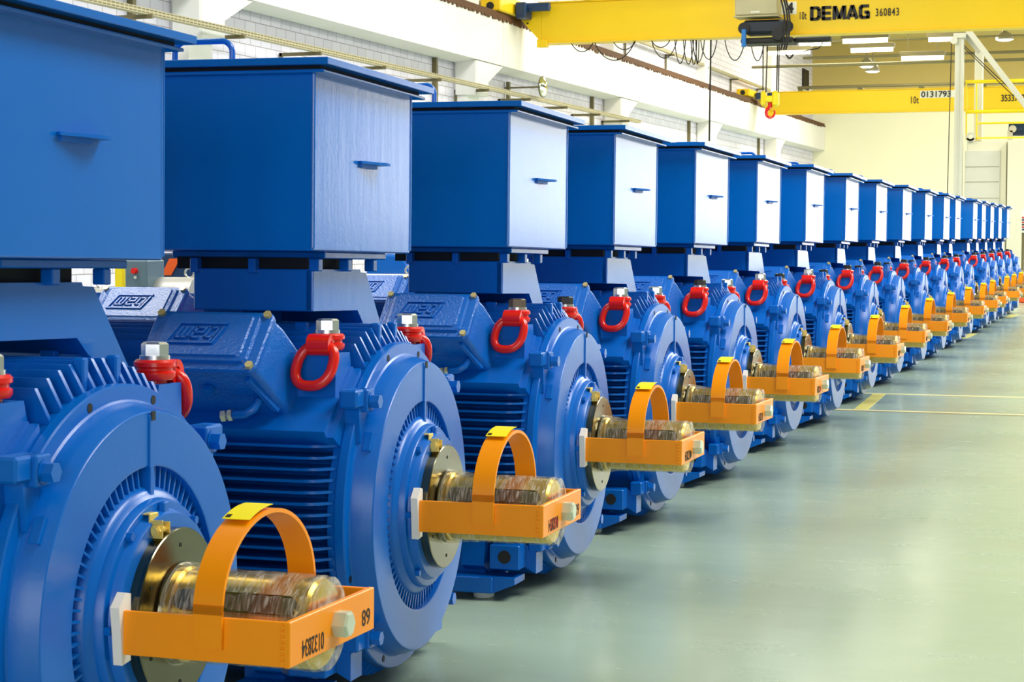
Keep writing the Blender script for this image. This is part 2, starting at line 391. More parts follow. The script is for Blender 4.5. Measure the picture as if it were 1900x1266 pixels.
def make_motor(with_box=True):
    root = empty('electric_motor')
    fr = motor_frame().build('frame', BLUE, root)
    # ---- feet
    for sx in (0, 1):
        for s in (-1, 1):
            f = MB(); x = -0.075 if sx == 0 else -0.86
            f.box(x-0.185, x, -0.545 if s < 0 else 0.33, -0.33 if s < 0 else 0.545, 0.026, 0.086, 0.004)
            f.prism([(x-0.185, 0.086), (x-0.06, 0.086), (x-0.06, 0.20), (x-0.185, 0.15)], 1, s*0.36, s*0.44)
            # raised bolt pocket and tapered web up to the barrel
            f.box(x-0.052, x-0.002, s*0.546, s*0.500, 0.060, 0.0862, 0.0)
            f.prism([(s*0.40, 0.08), (s*0.49, 0.12), (s*0.47, 0.26), (s*0.34, 0.30), (s*0.30, 0.16)], 0, x-0.14, x-0.05)
            f.prism([(x, 0.026), (x+0.085, 0.062), (x+0.085, 0.086), (x, 0.086)], 1, s*0.40, s*0.535)
            f.build('foot', BLUE, root)
            p = MB(); p.lathe([(0.0, 0.0), (0.0, 0.036), (0.006, 0.04), (0.024, 0.04), (0.028, 0.036), (0.028, 0.0)], seg=24, center=(x-0.055, s*0.47, 0.0), axis='z')
            p.build('levelling_pad', PADW, root)
    for s in (-1, 1):   # jacking lug with bore beside the flange
        b = MB(); y0, y1 = (-0.505, -0.345) if s < 0 else (0.345, 0.505)
        b.box(-0.098, 0.018, y0, y1, 0.112, 0.205, 0.004)
        b.prism([(0.018, 0.112), (0.06, 0.09), (0.06, 0.17), (0.018, 0.2)], 1, s*0.33, s*0.42)
        lug = b.build('jacking_lug', BLUE, root)
        h = MB(); h.lathe([(0, 0.0), (0, 0.025), (0.002, 0.025), (0.002, 0.0)], seg=24, center=(-0.040, -0.507 if s < 0 else 0.505, 0.160), axis='y')
        h.build('bore', BLACK, lug)
    # ---- drive end shield: flange + lugs
    e = MB()
    prof = [(0.034, 0.30), (0.034, 0.494), (0.038, 0.497), (0.062, 0.497), (0.066, 0.494), (0.066, 0.462), (0.070, 0.457),
            (0.098, 0.452), (0.104, 0.448), (0.128, 0.441), (0.1315, 0.437), (0.132, 0.430), (0.132, 0.322), (0.130, 0.318), (0.085, 0.314), (0.080, 0.300), (0.080, 0.262)]
    e.lathe(prof, seg=144, center=(0, 0, ZC))
    lugpos = [(-1, 1), (1, 1), (-1, -1), (1, -1)]
    LC = []
    for (sy, sz) in lugpos:
        y0, y1, z0, z1 = -0.452, -0.345, 0.875, 0.928
        cy, cz = -0.368, 0.892
        if sz < 0: y0, y1, z0, z1 = -0.43, -0.32, 0.175, 0.235; cy, cz = -0.345, 0.205
        def mb(x0, x1, a, b, c, d, bev): e.box(x0, x1, min(a*-sy, b*-sy), max(a*-sy, b*-sy), c, d, bev)
        mb(0.030, 0.086, y0, y1, z0, z1, 0.006)
        mb(0.060, 0.098, cy-0.028, cy+0.028, cz-0.03, z1 if sz > 0 else cz+0.03, 0.004)
        dz = -0.10 if sz > 0 else 0.10
        e.prism([(-sy*(cy-0.05), z0+0.02), (-sy*(cy+0.03), z0+0.02), (-sy*(cy-0.008), z0+dz), (-sy*(cy-0.035), z0+dz)], 0, 0.034, 0.078)
        LC.append((-sy*cy, cz))
    # small oblong boss on the ring flank
    for a in (150, 28):
        M = Matrix.Translation((0, 0, ZC)) @ Matrix.Rotation(math.radians(a), 4, 'X')
        e.box(0.084, 0.110, 0.444, 0.458, -0.03, 0.03, 0.002, M=M)
    # raised grease channel down the ring face
    e.box(0.128, 0.1365, -0.004, 0.020, 0.865, 0.982, 0.002)
    e.box(0.10, 0.1355, 0.0, 0.018, 0.79, 0.88, 0.002)
    es = e.build('end_shield', BLUE, root)
    for (ly, lz) in LC:
        b = MB(); c = Vector((0, ly, lz))
        b.hexa(c+Vector((0.100, 0, 0)), c+Vector((0.126, 0, 0)), 0.021)
        b.lathe([(0.095, 0.012), (0.100, 0.026), (0.102, 0.0)], seg=16, center=c)
        b.build('bolt', BLUE, es)
    p = MB(); p.cyl((0.116, 0.009, 0.978), (0.116, 0.009, 0.992), 0.009, 12); p.box(0.1355, 0.1385, 0.001, 0.017, 0.970, 0.990)
    p.build('grease_plug', BLACK, es)
    for a in (107, 73, 200, 340, 250, 290):
        h = MB(); y, z = 0.474*math.cos(math.radians(a)), 0.474*math.sin(math.radians(a))+ZC
        h.lathe([(0.0655, 0.0), (0.0655, 0.0105), (0.0672, 0.0105), (0.0672, 0.0)], seg=16, center=(0, y, z))
        h.build('bolt_hole', BLACK, es)
    # ---- ventilation ribs in the recess
    v = MB()
    for k in range(76):
        M = Matrix.Translation((0, 0, ZC)) @ Matrix.Rotation(2*PI*k/76, 4, 'X')
        v.prism([(0.078, 0.250), (0.122, 0.262), (0.118, 0.318), (0.078, 0.318)], 2, -0.0028, 0.0028, M=M)
    v.build('vent_ribs', BLUE, root)
    # ---- bearing cap
    h = MB()
    h.lathe([(0.078, 0.285), (0.100, 0.280), (0.124, 0.270), (0.131, 0.264), (0.133, 0.258), (0.140, 0.249), (0.156, 0.246), (0.160, 0.242), (0.161, 0.226), (0.176, 0.221), (0.182, 0.217), (0.183, 0.196), (0.182, 0.17), (0.150, 0.168), (0.150, 0.10)], seg=96, center=(0, 0, ZC))
    for a in (128, 52, 232, 308, 0, 180):
        y, z = 0.234*math.cos(math.radians(a)), 0.234*math.sin(math.radians(a))+ZC
        h.hexa((0.160, y, z), (0.174, y, z), 0.010)
    h.box(0.160, 0.176, -0.012, 0.012, ZC+0.19, ZC+0.243, 0.003)
    h.build('bearing_cap', BLUE, root)
    # ---- steel coupling disc
    d = MB()
    d.lathe([(0.150, 0.10), (0.150, 0.168), (0.156, 0.172), (0.174, 0.172), (0.176, 0.184), (0.180, 0.187), (0.207, 0.187), (0.209, 0.185), (0.209, 0.115), (0.212, 0.110), (0.220, 0.108), (0.220, 0.09)], seg=96, center=(0, 0, ZC))
    disc = d.build('steel_disc', STEEL, root)
    for a in (90, 210, 330, 150, 270):
        y, z = 0.150*math.cos(math.radians(a)), 0.150*math.sin(math.radians(a))+ZC
        t = MB(); t.lathe([(0.2086, 0.0), (0.2086, 0.005), (0.2102, 0.005), (0.2102, 0.0)], seg=10, center=(0, y, z)); t.build('tapped_hole', BLACK, disc)
    # ---- shaft
    sh = MB()
    sh.lathe([(0.150, 0.0), (0.150, 0.104), (0.232, 0.104), (0.238, 0.098), (0.540, 0.098), (0.548, 0.092), (0.548, 0.0)], seg=64, center=(0, 0, ZC))
    shaft = sh.build('shaft', SHAFT, root)
    k = MB()
    M = Matrix.Translation((0, 0, ZC)) @ Matrix.Rotation(math.radians(-28), 4, 'X')
    ends = []
    for i in range(13):
        a = -PI/2+PI*i/12; ends.append((0.505+0.022*math.cos(a), 0.022*math.sin(a)))
    for i in range(13):
        a = PI/2+PI*i/12; ends.append((0.265+0.022*math.cos(a), 0.022*math.sin(a)))
    A = [(p[0], -0.080, p[1]) for p in ends]; B = [(p[0], -0.109, p[1]) for p in ends]
    k.loft([A, B], M=M); k.build('key', STEEL, shaft)
    # stretch film, crumpled
    w = MB(); rnd = random.Random(3); rows = []
    nx, ns = 46, 72
    for i in range(nx+1):
        t = i/nx; x = 0.216+0.345*t
        base = 0.1055+0.010*math.exp(-(t*6)**2)
        row = []
        for q in range(ns):
            a = 2*PI*q/ns
            r = base-0.003+0.0010*math.sin(7*a+14*t+2*math.sin(9*t))*math.sin(33*t+a*2)+rnd.uniform(-0.0002, 0.0003)
            if abs((a-PI*0.845)) < 0.28 and 0.05 < t < 0.93: r += 0.008
            if i >= nx-1: r *= 0.97
            row.append((x, r*math.cos(a), r*math.sin(a)+ZC))
        rows.append(row)
    for fr_, dx in ((0.80, 0.004), (0.45, 0.006), (0.12, 0.007)):
        rows.append([(0.561+dx, 0.104*fr_*math.cos(2*PI*q/ns), 0.104*fr_*math.sin(2*PI*q/ns)+ZC) for q in range(ns)])
    w.loft(rows, cap=False)
    w.build('stretch_film', FILM, shaft, smooth=60)
    # ---- grounding brush holder
    g = MB()
    g.box(0.110, 0.176, -0.078, -0.044, ZC+0.222, ZC+0.2255, 0.0008)
    g.prism([(-0.086, ZC+0.215), (-0.044, ZC+0.222), (-0.050, ZC+0.246), (-0.074, ZC+0.262)], 0, 0.107, 0.1105)
    g.box(0.173, 0.177, -0.078, -0.040, ZC+0.190, ZC+0.225, 0.001)
    g.box(0.176, 0.206, -0.076, -0.072, ZC+0.172, ZC+0.212, 0.001)
    g.box(0.176, 0.206, -0.044, -0.040, ZC+0.176, ZC+0.206, 0.001)
    br = g.build('grounding_brush', BRASS, root)
    g = MB(); g.cyl((0.192, -0.088, ZC+0.190), (0.192, -0.03, ZC+0.190), 0.008, 12); g.hexa((0.192, -0.084, ZC+0.190), (0.192, -0.077, ZC+0.190), 0.013)
    g.build('brush_screw', BRASS, br)
    # ---- lifting eyes
    for s in (-1, 1):
        le = MB(); x, y = -0.045, s*0.350
        le.lathe([(1.028, 0.0), (1.028, 0.030), (1.034, 0.030), (1.036, 0.045), (1.044, 0.050), (1.054, 0.050), (1.058, 0.043), (1.064, 0.043), (1.068, 0.050), (1.078, 0.050), (1.084, 0.044), (1.084, 0.0)], seg=32, center=(x, y, 0), axis='z')
        # barrel that carries the ring
        le.lathe([(-0.034, 0.014), (-0.034, 0.031), (0.034, 0.031), (0.034, 0.014)], seg=24, center=(x, y+s*0.052, 1.052), closed=True)
        le.box(x-0.034, x+0.034, y+s*0.02 if s > 0 else y-0.05, y+0.05 if s > 0 else y-0.02, 1.034, 1.082, 0.004)
        eye = le.build('lifting_eye', RED, root)
        rg = MB(); pts = []
        xc, yc, zt = x, y+s*0.052, 1.052
        for q in range(36):
            a_ = 2*PI*q/36; c_, s_ = math.cos(a_), math.sin(a_)
            px = 0.055*abs(c_)**0.8*(1 if c_ > 0 else -1); pz = -0.058+0.058*abs(s_)**0.85*(1 if s_ > 0 else -1)
            pts.append((px*(1-0.5*max(0, pz+0.012)/0.012*0.3)+0.16*pz, pz))
        P3 = [(xc+px, yc+s*(0.002+0.34*max(0, -pz)), zt+pz) for px, pz in pts]
        rg.tube(P3, 0.0155, seg=12, closed=True)
        ring = rg.build('ring', RED, eye)
        b = MB(); b.lathe([(1.084, 0.0), (1.084, 0.036), (1.094, 0.036), (1.094, 0.0)], seg=24, center=(x, y, 0), axis='z')
        b.build('washer', ZINC, eye)
        b = MB(); b.lathe([(1.094, 0.0), (1.094, 0.033), (1.121, 0.033), (1.126, 0.027), (1.126, 0.0)], seg=6, center=(x, y, 0), axis='z', a0=0.3, a1=0.3+2*PI)
        b.build('hex_bolt', ZINC, eye, smooth=20)
    # ---- auxiliary terminal box on the near shoulder, tilted 45 degrees
    X0, X1 = -0.532, -0.165
    n = Vector((0, -0.73, 0.683)).normalized(); t = Vector((0, -0.683, -0.73)).normalized()   # outward normal / down the cover
    top = Vector((0, -0.450, 1.146))
    def PT(x, dn, dt): v = top+t*dt+n*dn; return (x, v.y, v.z)
    def rrect(x0, x1, t0, t1, r, dn, seg=5):
        out = []
        for (cx, ct, a0) in ((x1-r, t0+r, -90), (x1-r, t1-r, 0), (x0+r, t1-r, 90), (x0+r, t0+r, 180)):
            for i in range(seg+1):
                a = math.radians(a0+90*i/seg); out.append(PT(cx+r*math.cos(a), dn, ct+r*math.sin(a)))
        return out
    ab = MB(); T = 0.222
    ab.loft([rrect(X0-0.03, X1+0.055, 0.02, T+0.0, 0.02, -0.215), rrect(X0+0.0, X1+0.012, 0.006, T-0.006, 0.02, -0.06), rrect(X0+0.005, X1-0.003, 0.008, T-0.008, 0.02, -0.022)])
    ab.loft([[PT(X1-0.038, -0.035, T-0.012), PT(X1-0.024, -0.035, T-0.012), PT(X1-0.024, -0.035, T+0.006), PT(X1-0.038, -0.035, T+0.006)],
             [PT(X1+0.012, -0.165, T-0.012), PT(X1+0.028, -0.165, T-0.012), PT(X1+0.028, -0.165, T+0.012), PT(X1+0.012, -0.165, T+0.012)]])
    aux = ab.build('auxiliary_box', BLUECAST, root)
    cv = MB()
    cv.loft([rrect(X0, X1, 0, T, 0.022, -0.022), rrect(X0, X1, 0, T, 0.022, -0.006), rrect(X0+0.004, X1-0.004, 0.004, T-0.004, 0.02, -0.001),
             rrect(X0+0.030, X1-0.030, 0.016, T-0.024, 0.018, 0.001), rrect(X0+0.036, X1-0.036, 0.020, T-0.028, 0.018, 0.010), rrect(X0+0.048, X1-0.050, 0.024, T-0.040, 0.016, 0.012), rrect(X0+0.052, X1-0.054, 0.027, T-0.043, 0.016, 0.017)])
    cv.build('cover', BLUECAST, aux)
    # embossed maker's mark: parallelogram frame with the letters W E G in squared strokes
    lg = MB(); LX, LT, LW, LH, sk = -0.432, 0.062, 0.150, 0.082, 0.030
    def bar(u0, v0, u1, v1):       # u right, v down, unit box, slanted
        q = []
        for (u, v) in ((u0, v0), (u1, v0), (u1, v1), (u0, v1)):
            q.append((LX+LW*u+sk*(1-v)-sk, LT+LH*v))
        lg.loft([[PT(a, 0.0165, b) for a, b in q], [PT(a, 0.0225, b) for a, b in q]])
    w_ = 0.045
    bar(0, 0, 1.0, 0.09); bar(0.0, 0.9, 1.0, 0.97); bar(0, 0.09, w_, 0.9); bar(1-w_, 0.17, 1, 0.9)
    for a in (0.12, 0.23, 0.34): bar(a, 0.22, a+w_, 0.72)
    bar(0.12, 0.66, 0.34+w_, 0.74)
    bar(0.44, 0.22, 0.62, 0.30); bar(0.44, 0.44, 0.62, 0.51); bar(0.44, 0.66, 0.62, 0.74); bar(0.44, 0.22, 0.44+w_, 0.74); bar(0.62, 0.22, 0.62+w_, 0.51)
    bar(0.72, 0.22, 0.92, 0.30); bar(0.72, 0.44+0.2, 0.92, 0.72); bar(0.72, 0.22, 0.72+w_, 0.72); bar(0.88, 0.22, 0.88+w_, 0.9)
    lg.build('embossed_logo', BLUECAST, aux, smooth=0)
    for (bx, bt) in ((X0+0.018, 0.016), (X1-0.018, 0.016), (X0+0.018, T-0.018), (X1-0.018, T-0.018)):
        b = MB(); b.hexa(PT(bx, -0.002, bt), PT(bx, 0.010, bt), 0.0125); b.build('cover_bolt', YBOLT, aux, smooth=20)
    b = MB(); b.hexa(PT(-0.33, -0.085, T-0.002), PT(-0.33, -0.085, T+0.014), 0.018); b.build('blanking_plug', BLUE, aux, smooth=20)
    b = MB(); p0 = Vector((-0.190, -0.525, 0.888)); pe = Vector((-0.252, -0.545, 0.855))
    b.tube([p0+Vector((0.0, 0.06, 0.02)), p0+Vector((0.004, 0, 0.004)), p0+Vector((-0.004, -0.012, -0.016)), p0+Vector((-0.026, -0.018, -0.030)), pe], 0.0135, 12)
    b.build('conduit_elbow', BLUE, aux)
    b = MB(); b.hexa(pe, pe+Vector((-0.012, 0, -0.002)), 0.018); b.cyl(pe, pe+Vector((-0.03, 0, -0.004)), 0.013, 12); b.hexa(pe+Vector((-0.02, 0, -0.003)), pe+Vector((-0.034, 0, -0.005)), 0.0175)
    b.build('cable_gland', ZINC, aux, smooth=20)
    if not with_box: return root
    # ---- pedestal
    pd = MB()
    prof = [(-0.203, 1.268), (0.193, 1.268), (0.198, 1.259), (0.246, 1.257), (0.412, 1.060), (0.345, 1.040), (0.222, 1.098), (0.172, 1.139), (-0.203, 1.143)]
    pd.prism(prof, 0, -0.172, -0.150)
    pd.box(-0.539, -0.152, -0.203, 0.193, 1.142, 1.268, 0.003)
    pd.prism([(0.19, 1.14), (0.19, 1.262), (0.246, 1.257), (0.412, 1.060), (0.345, 1.040), (0.222, 1.098)], 0, -0.539, -0.172)
    for yy in (-0.1, 0.1): pd.box(-0.53, -0.40, yy-0.05, yy+0.05, 1.02, 1.145)
    pd.cyl((-0.152, -0.204, 1.146), (-0.152, -0.204, 1.266), 0.004, 8)
    ped = pd.build('pedestal', BLUEBOX, root)
    mp = MB(); mp.box(-0.62, -0.120, -0.185, 0.352, 1.300, 1.3205, 0.003)
    mp.build('mounting_plate', BLUEBOX, ped)
    for y in (-0.215, 0.03, 0.255):
        rb = MB(); rb.box(-0.160, -0.128, y, y+0.035, 1.262, 1.300, 0.003); rb.build('spacer_block', BLUE, ped)
    for x in (-0.34, -0.53):
        rb = MB(); rb.box(x-0.012, x+0.012, -0.225, -0.19, 1.255, 1.300, 0.003); rb.build('spacer_block', BLUE, ped)
    gk = MB(); gk.box(-0.60, -0.175, -0.19, 0.19, 1.266, 1.302); gk.build('gasket', DARKGAP, ped)  # black block standing in for the deep shadow under the terminal box
    # ---- main terminal box
    tb = MB(); BX0, BX1, BY0, BY1 = -1.14, -0.0625, -0.420, 0.4225
    tb.box(BX0, BX1, BY0, BY1, 1.321, 1.835, 0.006, seg=3)
    tb.cyl((BX1-0.002, BY0+0.002, 1.330), (BX1-0.002, BY0+0.002, 1.828), 0.0068, 10)
    tb.cyl((BX1-0.002, BY1-0.002, 1.330), (BX1-0.002, BY1-0.002, 1.828), 0.0055, 10)
    box = tb.build('terminal_box', BLUEBOX, root)
    ld = MB()
    ld.box(BX0-0.05, 0.0, -0.475, 0.474, 1.846, 1.866, 0.0015)
    ld.build('lid', BLUEBOX, box)
    ld = MB(); ld.box(BX0-0.03, -0.022, -0.450, 0.450, 1.826, 1.8345, 0.002); ld.build('collar', BLUEBOX, box)
    ld = MB(); ld.box(BX0-0.01, -0.040, -0.435, 0.435, 1.834, 1.8465); ld.build('lid_gasket', DARKGAP, box)  # dark strip standing in for the shaded gap under the lid
    hd = MB(); hz = 1.866
    for xc in (-0.605,):
        r = 0.036; hz += 0.045; pts = [(xc-0.098, 0, hz-0.047), (xc-0.098, 0, hz+0.029)]
        for i in range(1, 8): a = PI-PI/2*i/8; pts.append((xc-0.098+r+r*math.cos(a), 0, hz+0.03+r*math.sin(a)))
        for i in range(0, 8): a = PI/2-PI/2*i/8; pts.append((xc+0.098-r+r*math.cos(a), 0, hz+0.03+r*math.sin(a)))
        pts += [(xc+0.098, 0, hz+0.029), (xc+0.098, 0, hz-0.047)]
        hd.tube(pts, 0.0095, 10)
    hd.build('lid_handle', BLUE, box)
    tbm = MB()
    tbm.prism([(-0.0635, 0.085), (-0.0635, -0.060), (-0.050, -0.066), (-0.018, 0.060), (-0.018, 0.105), (-0.0635, 0.125)], 2, 1.590, 1.5975)
    tbm.prism([(-0.0635, -0.05), (-0.055, -0.05), (-0.045, 0.06), (-0.0635, 0.07)], 2, 1.578, 1.590)
    tbm.build('pull_tab', BLUE, box)
    return root

def fit_matrix(i):
    RX, RY, RZ = -0.0191, 0.0044, 0.0116
    Y = [3.175, 4.8771, 6.6849, 8.3065, 9.9682, 11.6983, 13.3125, 15.2989, 17.1526, 19.0259, 21.0031, 23.0095, 24.4951, 26.9164, 28.3832, 30.0177, 31.6529, 33.5695][i]
    DX = [0.0437, 0.0403, 0.0159, -0.0223, -0.03, -0.0323, -0.0005, -0.0177, -0.0231, -0.0108, -0.0066, -0.0058, -0.0075, 0.007, 0.0098, 0.0091, 0.0142, 0.0165][i]
    DR = ([0.0026, 0.0344, 0.0226, 0.0052, -0.0138, -0.0019, -0.002, 0.0076]+[0]*10)[i]
    R = Euler((RX, RY, RZ), 'XYZ').to_matrix() @ Matrix.Rotation(DR, 3, 'Z')
    o = Vector((-2.2234-0.0015*Y+DX, Y, 1.8661))
    o = o+R @ Vector((0, 0.475, -1.8661))
    return Matrix.Translation(o) @ R.to_4x4()

# ---- orange shaft lock, same local frame as its motor
def make_lock():
    root = empty('shaft_lock')
    YN, YF, ZA, ZB = -0.226, 0.222, 0.502, 0.594
    f = MB()
    f.box(0.196, 0.568, YN, YN+0.012, ZA, ZB, 0.0015)
    f.box(0.196, 0.568, YF-0.012, YF, ZA, ZB, 0.0015)
    f.box(0.560, 0.574, YN-0.002, YF+0.002, ZA-0.001, ZB+0.001, 0.002)
    for z in range(7):
        f.box(0.552, 0.562, YN-0.003, YN, ZA+0.006+z*0.012, ZA+0.014+z*0.012, 0.0015)
    f.build('frame', ORANGE, root)
    a = MB(); R = 0.236; n = 28; xw = 0.0325; xm = 0.394
    outer, inner = [], []
    pts = [(-R, ZA+0.028), (-R, 0.62)]
    zc = 0.60; 
    for i in range(n+1):
        t = PI-PI*i/n; pts.append((R*math.cos(t), zc+0.19*math.sin(t)))
    pts += [(R, 0.62), (R, ZA+0.028)]
    P2 = []
    for i, (y, z) in enumerate(pts):
        y0, z0 = pts[max(0, i-1)]; y1, z1 = pts[min(len(pts)-1, i+1)]
        ty, tz = y1-y0, z1-z0; L = math.hypot(ty, tz); ny, nz = tz/L, -ty/L
        P2.append(((y, z), (y+ny*0.009, z+nz*0.009)))
    rings = []
    for (p, q) in P2:
        rings.append([(xm-xw, p[0], p[1]), (xm+xw, p[0], p[1]), (xm+xw, q[0], q[1]), (xm-xw, q[0], q[1])])
    a.loft(rings); arch = a.build('carrying_strap', ORANGE, root, smooth=30)
    st = MB(); rings = []
    for i in range(14, 21):
        t = PI-PI*(i*0.72-0.1)/n; y, z = (R+0.0102)*math.cos(t), zc+0.2002*math.sin(t); y2, z2 = (R+0.0088)*math.cos(t), zc+0.1988*math.sin(t)
        rings.append([(xm-xw+0.001, y, z), (xm+xw-0.001, y, z), (xm+xw-0.001, y2, z2), (xm-xw+0.001, y2, z2)])
    st.loft(rings); stk = st.build('yellow_sticker', YELLOW, arch)
    st = MB(); t = PI-PI*5.0/n
    t2 = PI-PI*(5.9)/n
    st.loft([[(xm-0.028, (R+0.0108)*math.cos(q), zc+0.2008*math.sin(q)), (xm-0.016, (R+0.0108)*math.cos(q), zc+0.2008*math.sin(q)), (xm-0.016, (R+0.010)*math.cos(q), zc+0.200*math.sin(q)), (xm-0.028, (R+0.010)*math.cos(q), zc+0.200*math.sin(q))] for q in (PI-PI*10.2/n, PI-PI*10.7/n)])
    st.build('sticker_mark', INK, arch)
    b = MB(); b.hexa((0.574, 0.012, 0.551), (0.602, 0.012, 0.551), 0.030)
    b.lathe([(0.602, 0.027), (0.607, 0.024), (0.607, 0.0)], seg=6, center=(0, 0.012, 0.551))
    b.build('clamp_bolt', NUT, root, smooth=20)
    w = MB()
    w.prism([(-0.244, 0.602), (-0.215, 0.630), (-0.195, 0.625), (-0.195, 0.485), (-0.230, 0.480), (-0.236, 0.54)], 0, 0.176, 0.197)
    w.build('foam_pad', WHITECARD, root)
    return root

ORD = ['first', 'second', 'third', 'fourth', 'fifth', 'sixth', 'seventh', 'eighth', 'ninth', 'tenth', 'eleventh', 'twelfth', 'thirteenth', 'fourteenth', 'fifteenth', 'sixteenth', 'seventeenth', 'eighteenth']
motor0 = make_motor(True)
lock0 = make_lock()
bolts = {0: (ZINC, ZINC), 1: (ZINC, ZINC), 2: (BROWNBOLT, BLACKBOLT), 3: (ZINC, ZINC), 4: (BLACKBOLT, ZINC), 5: (ZINC, BLACKBOLT)}
mlabels = {0: 'nearest blue electric motor, cut off by the left edge of the picture',
           1: 'second blue electric motor from the camera, its tall terminal box fully in view',
           2: 'third blue electric motor from the camera, brown bolt on its near red lifting eye'}
llabels = {0: 'nearest orange shaft lock, big hex bolt and black handwritten number on its end',
           1: 'second orange shaft lock from the camera, with a red handwritten number on its end',
           2: 'third orange shaft lock from the camera, pale bolt on its end plate'}
def handnote(parent, s, x0, size, m, M0):
    pass
for i in range(18):
    r = motor0 if i == 0 else copy_tree(motor0)
    r.matrix_world = fit_matrix(i)
    tag(r, mlabels.get(i, '%s blue electric motor from the camera in the long aisle row' % ORD[i] if i < 17 else 'last blue electric motor at the far end of the aisle row'),
        'electric motor', 'blue electric motors lined up along the aisle')
    near, far = bolts.get(i, (BLACKBOLT, BLACKBOLT) if i > 6 else (ZINC, BLACKBOLT))
    eyes = sorted([c for c in r.children if c.name.startswith('lifting_eye')], key=lambda c: sum(v.co.y for v in c.data.vertices))
    for e_, mt in zip(eyes, (near, far)):
        for c in e_.children:
            if c.name.startswith('hex_bolt'):
                c.material_slots[0].link = 'OBJECT'; c.material_slots[0].material = mt
                c['label'] = {ZINC: 'silver hex bolt', BLACKBOLT: 'black hex bolt', BROWNBOLT: 'brown hex bolt'}[mt]
    l = lock0 if i == 0 else copy_tree(lock0)
    l.matrix_world = fit_matrix(i)
    tag(l, llabels.get(i, 'orange shaft lock with yellow sticker on the %s motor from the camera' % ORD[i] if i < 17 else 'orange shaft lock on the last motor of the aisle row'),
        'shaft lock', 'orange shaft locks on the motor shafts')
    # handwriting on the end plates (upside down)
    if i in (0, 1, 2, 4):
        note = {0: [('0132834', 0.052, INK, -0.205, 0.5465), ('68', 0.050, INK, 0.125, 0.553)], 1: [('M5D233', 0.042, REDINK, -0.210, 0.545)],
                2: [('0287', 0.034, INK, -0.190, 0.540)], 4: [('1823', 0.034, REDINK, -0.19, 0.540)]}[i]
        for body, sz, mt, y0, zt in note:
            # text x axis -> -y (reversed reading), text up -> -z, normal -> +x
            M = Matrix.Translation((0.5745, y0+0.148 if len(body) > 2 else y0+0.075, zt)) @ Matrix(((0, 0, 1, 0), (-1, 0, 0, 0), (0, -1, 0, 0), (0, 0, 0, 1)))
            text_mesh(body, sz, mt, 'handwriting', l, 0.0004, M, xs=0.62 if len(body) > 2 else 1.0, bold=0.0003)

# =================================================================== BUILDING
FX = -14.0
m = MB(); m.box(-16, 14, -13, 90, -0.2, 0.0); fl = struct(m.build('floor', FLOOR))
m = MB(); m.box(-14.95, -14.55, -12, 86.3, 0, 10.0); struct(m.build('wall_left', BRICK))
m = MB(); m.box(-14.95, 14, 86.0, 86.3, 0, 7.3); struct(m.build('wall_far', WALLC))
m = MB(); m.box(-14.95, 14, 85.7, 86.3, 7.3, 12.0); struct(m.build('wall_far', BEIGE))
m = MB(); m.box(-14.95, 14, -12, 86.3, 10.0, 10.3); struct(m.build('ceiling', CEIL))
# unseen aisle-side wall; tall windows added to give the boxes white reflections
m = MB(); m.box(12.0, 12.3, -12, 86.3, 0, 0.9); m.box(12.0, 12.3, -12, 86.3, 6.4, 10.0)
for k in range(4):
    yy = 47.4+k*12.4; m.box(12.0, 12.3, yy-0.6, yy+0.3, 0.9, 6.4)
struct(m.build('wall_right', GREYWALL))
m = MB(); m.box(12.0, 12.25, -12, 47.7, 0.9, 6.4); struct(m.build('wall_right', GREYWALL))
for k in range(3):
    yy = 47.4+k*12.4
    m = MB()
    for j in range(5): m.box(12.02, 12.12, yy+0.3+j*2.8-0.04, yy+0.3+j*2.8+0.04, 0.9, 6.4)
    for z in (0.94, 2.7, 4.5, 6.36): m.box(12.02, 12.12, yy+0.3, yy+11.5, z-0.04, z+0.04)
    wf = struct(m.build('window_%d' % (k+1), CABIN2))
    m = MB(); m.box(12.12, 12.16, yy+0.3, yy+11.5, 0.9, 6.4); m.build('pane', WINGLOW, wf)
for k, yy in enumerate(SKY_Y):
    for (xa, xb) in ((2.0, 7.0), (-10.5, -7.5)):
        m = MB(); m.box(xa, xb, yy-3, yy+3, 9.90, 9.98); struct(m.build('window_%d' % (20+2*k+(xa < -7)), SKYGLOW))  # added glowing roof panel, above the view
m = MB(); m.box(1.5, 11.5, 85.90, 85.98, 0.1, 5.7); dw = struct(m.build('window_9', WINGLOW))  # added glowing opening, unseen, to whiten the far motors' reflections
m = MB()
for q in range(6): m.box(1.5+q*2-0.05, 1.5+q*2+0.05, 85.84, 85.92, 0.1, 5.7)
for z in (0.1, 2.9, 5.7): m.box(1.45, 11.55, 85.84, 85.92, z-0.05, z+0.05)
m.build('window_frame', CABIN2, dw)
# rear wall behind the viewer; glowing windows added for streak highlights on curved parts
RW = -12.0; PX = [-3.4, -0.6, 2.2, 5.0, 7.8]
m = MB(); m.box(-14.95, 12.3, RW-0.3, RW, 0, 0.8); m.box(-14.95, 12.3, RW-0.3, RW, 7.0, 10.3); m.box(-14.95, PX[0], RW-0.3, RW, 0.8, 7.0); m.box(PX[-1]+1.6, 12.3, RW-0.3, RW, 0.8, 7.0)
for a_, b_ in zip(PX[:-1], PX[1:]): m.box(a_+1.6, b_, RW-0.3, RW, 0.8, 7.0)
struct(m.build('wall_rear', GREYWALL))
for k, x in enumerate(PX):
    m = MB()
    for z in (0.8, 2.9, 5.0, 6.95): m.box(x, x+1.6, RW-0.12, RW-0.04, z, z+0.06)
    wf = struct(m.build('window_%d' % (10+k), CABIN2))
    m = MB(); m.box(x, x+1.6, RW-0.2, RW-0.15, 0.8, 7.0); m.build('pane', REARGLOW, wf)
